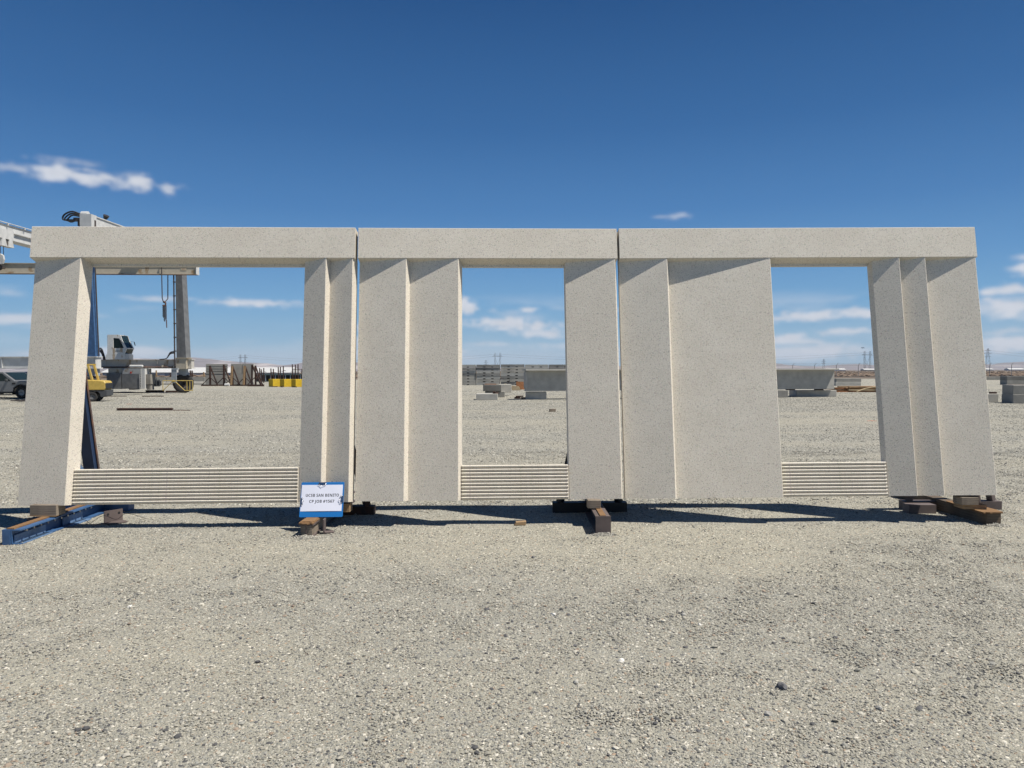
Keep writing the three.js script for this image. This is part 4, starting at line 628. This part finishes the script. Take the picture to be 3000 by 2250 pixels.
// generator by the crane
{ const t = thing('generator', 'black portable generator on a skid behind the crane wheel', 'generator', [-33.6, 0, -68]); mesh('engine', [rbx(0.8, 0.45, 0.5, 0.05, 0, 0.3, 0), rod(V(-0.1, 0.45, 0.2), V(-0.1, 0.75, 0.2), 0.05, 6)], M.black, t); mesh('frame', [rod(V(-0.5, 0.05, 0.3), V(0.5, 0.05, 0.3), 0.03, 6), rod(V(-0.5, 0.05, 0.3), V(-0.5, 0.55, 0.3), 0.03, 6), rod(V(0.5, 0.05, 0.3), V(0.5, 0.55, 0.3), 0.03, 6), rod(V(-0.5, 0.6, 0.3), V(0.5, 0.6, 0.3), 0.05, 6), rod(V(0.2, 0.0, 0.35), V(0.2, 0.85, 0.35), 0.03, 6)], M.darkGrey, t); }
// low barrier wall pieces behind the crane
for (let i = 0; i < 4; i++) { const s = single('barrier_wall', [ext([[-0.3, 0], [0.3, 0], [0.3, 0.12], [0.12, 0.35], [0.1, 0.8], [-0.1, 0.8], [-0.12, 0.35], [-0.3, 0.12]], 1.9).rotateY(Math.PI / 2).translate(-0.95, 0, 0)], i === 3 ? M.concreteLight : M.concrete, 'grey concrete barrier segment in the row behind the crane', 'concrete barrier', [-37.0 + i * 1.95, 0, -75.2], 'barrier segments behind the crane'); }
// panel racks
{
  const slab1 = thing('grooved_panel', 'grey precast panel with horizontal grooves leaning in the rack', 'precast panel', [-28.75, 0.1, -70]);
  mesh('slab', [bx(2.05, 1.05, 0.14, 0, 0.52, 0), ...Array.from({ length: 4 }, (_, i) => bx(2.05, 0.17, 0.2, 0, 1.15 + i * 0.25, 0.0)), bx(2.05, 1.0, 0.1, 0, 1.53, -0.03)], M.concrete, slab1); slab1.rotation.x = -0.09;
  const slab2 = thing('jointed_panel', 'grey precast panel with a centre joint leaning in the rack', 'precast panel', [-26.3, 0.1, -70]);
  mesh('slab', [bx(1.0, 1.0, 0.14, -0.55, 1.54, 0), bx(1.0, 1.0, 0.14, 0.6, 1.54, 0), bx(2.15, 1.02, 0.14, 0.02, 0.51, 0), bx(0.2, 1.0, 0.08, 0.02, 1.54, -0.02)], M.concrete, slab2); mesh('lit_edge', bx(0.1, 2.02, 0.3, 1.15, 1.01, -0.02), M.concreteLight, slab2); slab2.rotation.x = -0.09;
  const rk = (label, x, z, h, lumber) => {
    const t = thing('storage_rack', label, 'rack frame', [x, 0, z], { group: lumber ? 'lumber padded rack frames' : 'bare rust rack frames' });
    mesh('post', [bar(V(0, 0.1, 0), V(0, h, 0), 0.15, 0.15, V(0, 0, 1))], M.rustDark, t); mesh('back_stay', [bar(V(0, h, 0), V(0.5, 0.05, -0.5), 0.1, 0.1)], M.rustDark, t);
    mesh('diagonal_brace', [bar(V(0, 0.85, 0.05), V(-0.72, 0.15, 0.05), 0.08, 0.06), bar(V(0, 0.85, 0.05), V(0.72, 0.15, 0.05), 0.08, 0.06)], M.rustDark, t);
    mesh('base', [bx(1.65, 0.14, 0.2, 0, 0.07, 0.05)], M.rustDark, t);
    if (lumber) mesh('lumber_pad', [bar(V(-0.1, 0.1, 0.12), V(0.0, h - 0.05, 0.12), 0.17, 0.1, V(0, 0, 1))], M.lumber, t);
    return t;
  };
  const L1 = 'bare rust brown frame holding the grey panels upright', L2 = 'rust frame with an orange lumber pad against the jointed panel';
  rk(L1, -29.0, -69.2, 1.95, false); rk(L1, -27.75, -69.4, 2.05, false); rk(L2, -26.85, -69.2, 1.95, true); rk(L2, -25.65, -69.2, 1.95, true);
  for (const [x, z, h] of [[-24.75, -69.5, 1.95]]) rk('empty rust frame standing beside the yellow blocks', x, z, h, false).userData.group = undefined;
  const f2 = thing('storage_rack', 'empty rust A-frame with crossed legs right beside the yellow blocks', 'rack frame', [-24.0, 0, -67.5]); mesh('leg', bar(V(-0.4, 0.05, 0), V(-0.35, 2.0, 0), 0.13, 0.13, V(0, 0, 1)), M.rustDark, f2); mesh('leg', bar(V(0.5, 0.05, 0), V(-0.35, 2.02, 0), 0.13, 0.13, V(0, 0, 1)), M.rustDark, f2); mesh('base', bx(1.5, 0.1, 0.2, 0, 0.05, 0), M.rustDark, f2);
  single('white_pipe', xf(new THREE.CylinderGeometry(0.13, 0.13, 0.42, 16), [0, 0.13, 0], [0, 0, Math.PI / 2]), M.white, 'short white pipe lying at the foot of the racks', 'pipe', [-27.1, 0, -68.5]);
  const R = mulberry(63);
  for (let i = 0; i < 13; i++) { const z = -86 + R() * 6, x = -29.6 + i * 0.52 + R() * 0.3, h = 1.55 + R() * 0.6; const p = mesh('rack_post', [bar(V(0, 0, 0), V((R() - 0.5) * 0.12, h, 0), 0.1, 0.1, V(0, 0, 1)), bar(V(0, h * 0.75, 0), V(0.3, h * 0.72, 0), 0.05, 0.05)], M.rustDark); p.position.set(x, 0, z); tag(p, 'rust brown post standing beyond the yellow blocks', 'post', 'posts beyond the yellow blocks'); }
  for (let i = 0; i < 9; i++) { const z = -77 - R() * 2, x = -38.2 + i * 0.78 + R() * 0.4, h = 1.0 + R() * 0.5; const p = mesh('rack_post', [bar(V(0, 0, 0), V((R() - 0.5) * 0.3, h, 0), 0.12, 0.1, V(0, 0, 1)), bar(V(0, 0.9, 0), V(0.35, 0.92, 0), 0.06, 0.06)], i % 3 ? M.rustDark : M.lumber); p.position.set(x, 0, z); tag(p, 'rusty form post rising behind the concrete barrier row', 'post', 'posts behind the barrier row'); }
  // dark green casting bench
  const t = thing('casting_bench', 'long dark green steel casting bench with open bays', 'casting bench', [-29.5, 0, -91]);
  mesh('table_top', span(-3.2, 4.5, 0.82, 0.95, -1.2, 1.2), M.greenSteel, t); mesh('back_panel', span(-3.2, 4.5, 0.02, 0.82, -1.1, -1.0), M.black, t); mesh('base_rail', span(-3.2, 4.5, 0.0, 0.1, 0.9, 1.1), M.greenSteel, t);
  for (let i = 0; i < 13; i++) mesh('upright', span(-3.15 + i * 0.62, -3.08 + i * 0.62, 0.1, 0.82, 1.02, 1.15), M.shedBlue, t);
}
// yellow cube barriers, set corner on
for (let i = 0; i < 4; i++) { const x = -21.9 + i * 1.18, z = -66.4 + i * 0.45; single('yellow_block', rbx(0.76, 0.7, 0.76, 0.02, 0, 0.35, 0), M.safety, 'bright yellow concrete block set corner on in a short row', 'yellow block', [x, 0, z], 'yellow blocks in a row', 0.82); }
for (const [x, z, w] of [[-21.5, -65.2, 0.5], [-20.6, -64.6, 0.4], [-19.4, -64.2, 0.5]]) single('timber_offcut', bx(w, 0.07, 0.12, 0, 0.035, 0), M.rustDark, 'dark offcut lying before the yellow blocks', 'offcut', [x, 0, z], 'offcuts before the yellow blocks', x);
// low white sheds far behind
const shedRoof = (x0, x1, y0, y1, d) => ext([[-d, y0 - 0.05], [-d, y0], [0, y1], [d, y0], [d, y0 - 0.05]], x1 - x0).rotateY(Math.PI / 2).translate(x0, 0, 0);
{ const s = thing('storage_shed', 'long low white storage shed far behind the racks', 'shed', [-84, groundY(-84, -205), -205]); mesh('wall', span(-16, 22, 0, 0.8, -5, 5), M.whiteShed, s); mesh('roof', shedRoof(-16.4, 22.4, 0.8, 2.3, 5.4), M.white, s); for (let i = 0; i < 6; i++) mesh('door', span(-13 + i * 5.2, -10.6 + i * 5.2, 0.02, 0.7, 5.0, 5.06), M.shedBlue, s);
  const s2b = thing('storage_shed', 'blue grey shed with pale roof beyond the barrier row', 'shed', [-74, groundY(-74, -150), -150]); mesh('wall', span(-9, 5, 0, 1.0, -4, 4), M.shedBlue, s2b); mesh('roof', shedRoof(-9.3, 5.3, 1.0, 2.05, 4.3), M.white, s2b); for (let i = 0; i < 4; i++) mesh('door', span(-7 + i * 3, -5.4 + i * 3, 0.02, 0.85, 4.0, 4.06), M.whiteShed, s2b); }

/* ---------- fence, far buildings, pylons, bird ---------- */
{
  const t = thing('barbed_wire_fence', 'wire perimeter fence with angled barbed wire arms', 'fence', [70, 0, -130], { world: true });
  for (let x = 46.7; x < 112; x += 3.95) { mesh('post', [rod(V(x, 0, -130), V(x, 2.05, -130), 0.045, 6), rod(V(x, 2.05, -130), V(x + 0.32, 2.45, -130), 0.035, 6)], M.post, t); }
  for (const [y, dx, r] of [[2.0, 0, 0.018], [0.08, 0, 0.012], [2.2, 0.12, 0.009], [2.32, 0.22, 0.009], [2.43, 0.3, 0.009], [1.0, 0, 0.008]]) mesh('wire', rod(V(46.7 + dx, y, -130), V(112, y, -130), r, 4), M.post, t);
}
{ const R = mulberry(29); for (let i = 0; i < 16; i++) { const x = 640 + i * 24 + R() * 14 - (i % 2) * 20, z = -1380 - R() * 260, w = 14 + R() * 26, h = 3.5 + R() * 2.5; const b = thing('far_building', 'tiny pale low roofed building on the valley floor', 'building', [x, groundY(x, z), z], { group: 'pale buildings on the valley floor' }); mesh('wall', span(-w / 2, w / 2, 0, h * 0.5, -8, 8), i % 4 === 2 ? M.concreteWarm : M.whiteShed, b); mesh('roof', shedRoof(-w / 2 - 0.5, w / 2 + 0.5, h * 0.5, h + 0.6, 8.5), M.white, b); }
  for (let i = 0; i < 5; i++) { const x = 1010 + i * 30 + R() * 14, z = -1450, w = 14 + R() * 26; const b = thing('far_building', 'tiny pale low roofed building on the valley floor', 'building', [x, groundY(x, z), z], { group: 'pale buildings on the valley floor' }); mesh('wall', span(-w / 2, w / 2, 0, 2, -8, 8), M.whiteShed, b); mesh('roof', shedRoof(-w / 2 - 0.5, w / 2 + 0.5, 2, 4.8, 8.5), M.white, b); } }
function pylon(label, x, z, H, twin, s = 1) {
  const t = thing('lattice_pylon', label, 'pylon', [x, groundY(x, z), z]), r = 0.17 * s, mast = (cx, w0, w1) => { const q = [], n = 7; for (const sx of [-1, 1]) q.push(rod(V(cx + sx * w0, 0, 0), V(cx + sx * w1, H, 0), r, 4), rod(V(cx + sx * w0, 0, 3), V(cx + sx * w1, H, 1), r, 4)); for (let i = 0; i < n; i++) { const y0 = H * i / n, y1 = H * (i + 1) / n, a = lerp(w0, w1, i / n), b = lerp(w0, w1, (i + 1) / n), f = i % 2 ? 1 : -1; q.push(rod(V(cx + f * a, y0, 0), V(cx - f * b, y1, 0), r * 0.8, 4), rod(V(cx - a, y0, 0), V(cx + a, y0, 0), r * 0.7, 4)); } return q; };
  if (twin) { mesh('mast', mast(-H * 0.14, H * 0.035, H * 0.03), M.pylon, t); mesh('mast', mast(H * 0.14, H * 0.035, H * 0.03), M.pylon, t); mesh('cross_bracing', [rod(V(-H * 0.14, H * 0.72, 0), V(H * 0.12, H * 0.1, 0), r, 4), rod(V(H * 0.14, H * 0.72, 0), V(-H * 0.12, H * 0.1, 0), r, 4)], M.pylon, t); mesh('crossarm', [rod(V(-H * 0.28, H * 0.8, 0), V(H * 0.28, H * 0.8, 0), r * 1.3, 4), rod(V(-H * 0.24, H * 0.84, 0), V(H * 0.24, H * 0.84, 0), r, 4), rod(V(-H * 0.28, H * 0.8, 0), V(-H * 0.15, H * 0.86, 0), r, 4), rod(V(H * 0.28, H * 0.8, 0), V(H * 0.15, H * 0.86, 0), r, 4)], M.pylon, t); }
  else { mesh('mast', mast(0, H * 0.12, H * 0.02), M.pylon, t); for (const [k, w] of [[0.62, 0.15], [0.76, 0.19], [0.9, 0.14]]) mesh('crossarm', [rod(V(-H * w, H * k, 0), V(H * w, H * k, 0), r * 1.1, 4), rod(V(-H * w, H * k, 0), V(0, H * (k + 0.05), 0), r * 0.8, 4), rod(V(H * w, H * k, 0), V(0, H * (k + 0.05), 0), r * 0.8, 4)], M.pylon, t); }
  return t;
}
pylon('twin mast lattice pylon above the precast racks', -560, -1500, 36, true);
pylon('taller lattice pylon rising over the slab stacks', -28, -1400, 36, true, 0.9);
pylon('smaller distant pylon over the slab stacks', -85, -2350, 36, false, 1.3);
pylon('small single mast pylon above the tee girder', 865, -2000, 32, false, 1.2);
pylon('twin mast pylon with crossed bracing below the bird', 690, -1400, 38, true);
pylon('single mast pylon standing outside the end pilaster', 858, -1300, 40, false, 1.1);
const sag = (a, b, s) => { const p = []; for (let i = 0; i <= 10; i++) { const t = i / 10; p.push(V(lerp(a.x, b.x, t), lerp(a.y, b.y, t) - s * 4 * t * (1 - t), lerp(a.z, b.z, t))); } return tube(p, 0.10, 20, 4); };
for (const [a, b, l] of [[[-900, 26, -1500], [-560, 24, -1500], 'power line left of the twin pylon'], [[-560, 24, -1500], [-28, 24, -1400], 'power line between twin pylon and slab stacks'], [[-28, 24, -1400], [690, 26, -1400], 'power line from the slab stacks to the bird'], [[690, 26, -1400], [858, 28, -1300], 'power line behind the end pilasters'], [[858, 28, -1300], [1200, 27, -1300], 'power line beyond the end pilaster']]) { const A = V(...a), B = V(...b), m = mesh('power_line', [sag(A.clone().sub(A), B.clone().sub(A), 12), sag(V(0, 4, 0), B.clone().sub(A).add(V(0, 4, 0)), 11)], M.pylon); m.position.copy(A); tag(m, l, 'power line'); }
{ // bird with bent wings, one mesh
  const wing = (s) => { const g = new THREE.BufferGeometry(), P = [[0, 0, 0.09], [0, 0.012, -0.09], [s * 0.26, 0.15, 0.1], [s * 0.26, 0.165, -0.03], [s * 0.56, -0.12, 0.0], [s * 0.4, 0.03, -0.07]], F = [0, 2, 1, 1, 2, 3, 2, 4, 3, 3, 4, 5]; g.setAttribute('position', new THREE.Float32BufferAttribute(F.flatMap((i) => P[i]), 3)); g.computeVertexNormals(); const h = g.clone(); h.translate(0, -0.014, 0); return [g, h]; };
  const body = new THREE.SphereGeometry(0.075, 10, 8); body.scale(0.8, 0.75, 2.4); const head = new THREE.SphereGeometry(0.048, 8, 6); head.translate(0, 0.02, 0.2); const beak = new THREE.ConeGeometry(0.016, 0.06, 6).rotateX(Math.PI / 2).translate(0, 0.015, 0.265); const tail = bx(0.1, 0.012, 0.16, 0, 0, -0.22);
  const b = mesh('bird', [...wing(1), ...wing(-1), body, head, beak, tail], M.black); b.position.set(126.5, 8.6, -260); b.scale.setScalar(1.5); b.rotation.y = 0.3; tag(b, 'dark bird gliding with arched wings above the pylon', 'bird');
}
// survey paint marks on the gravel
for (const [x, z, l] of [[-18.3, -34.4, 'faint orange paint mark on gravel in front of the crane'], [11.45, -23.0, 'orange paint mark on gravel beyond the right opening']]) { const m = mesh('paint_mark', [bx(0.26, 0.004, 0.05, 0, 0.006, 0, 0, 0.5, 0), bx(0.2, 0.004, 0.05, 0.05, 0.011, 0.1, 0, -0.5, 0)], M.orange); m.position.set(x, groundY(x, z), z); m.userData.kind = 'structure'; m.userData.label = l; }

renderer.render(scene, camera);
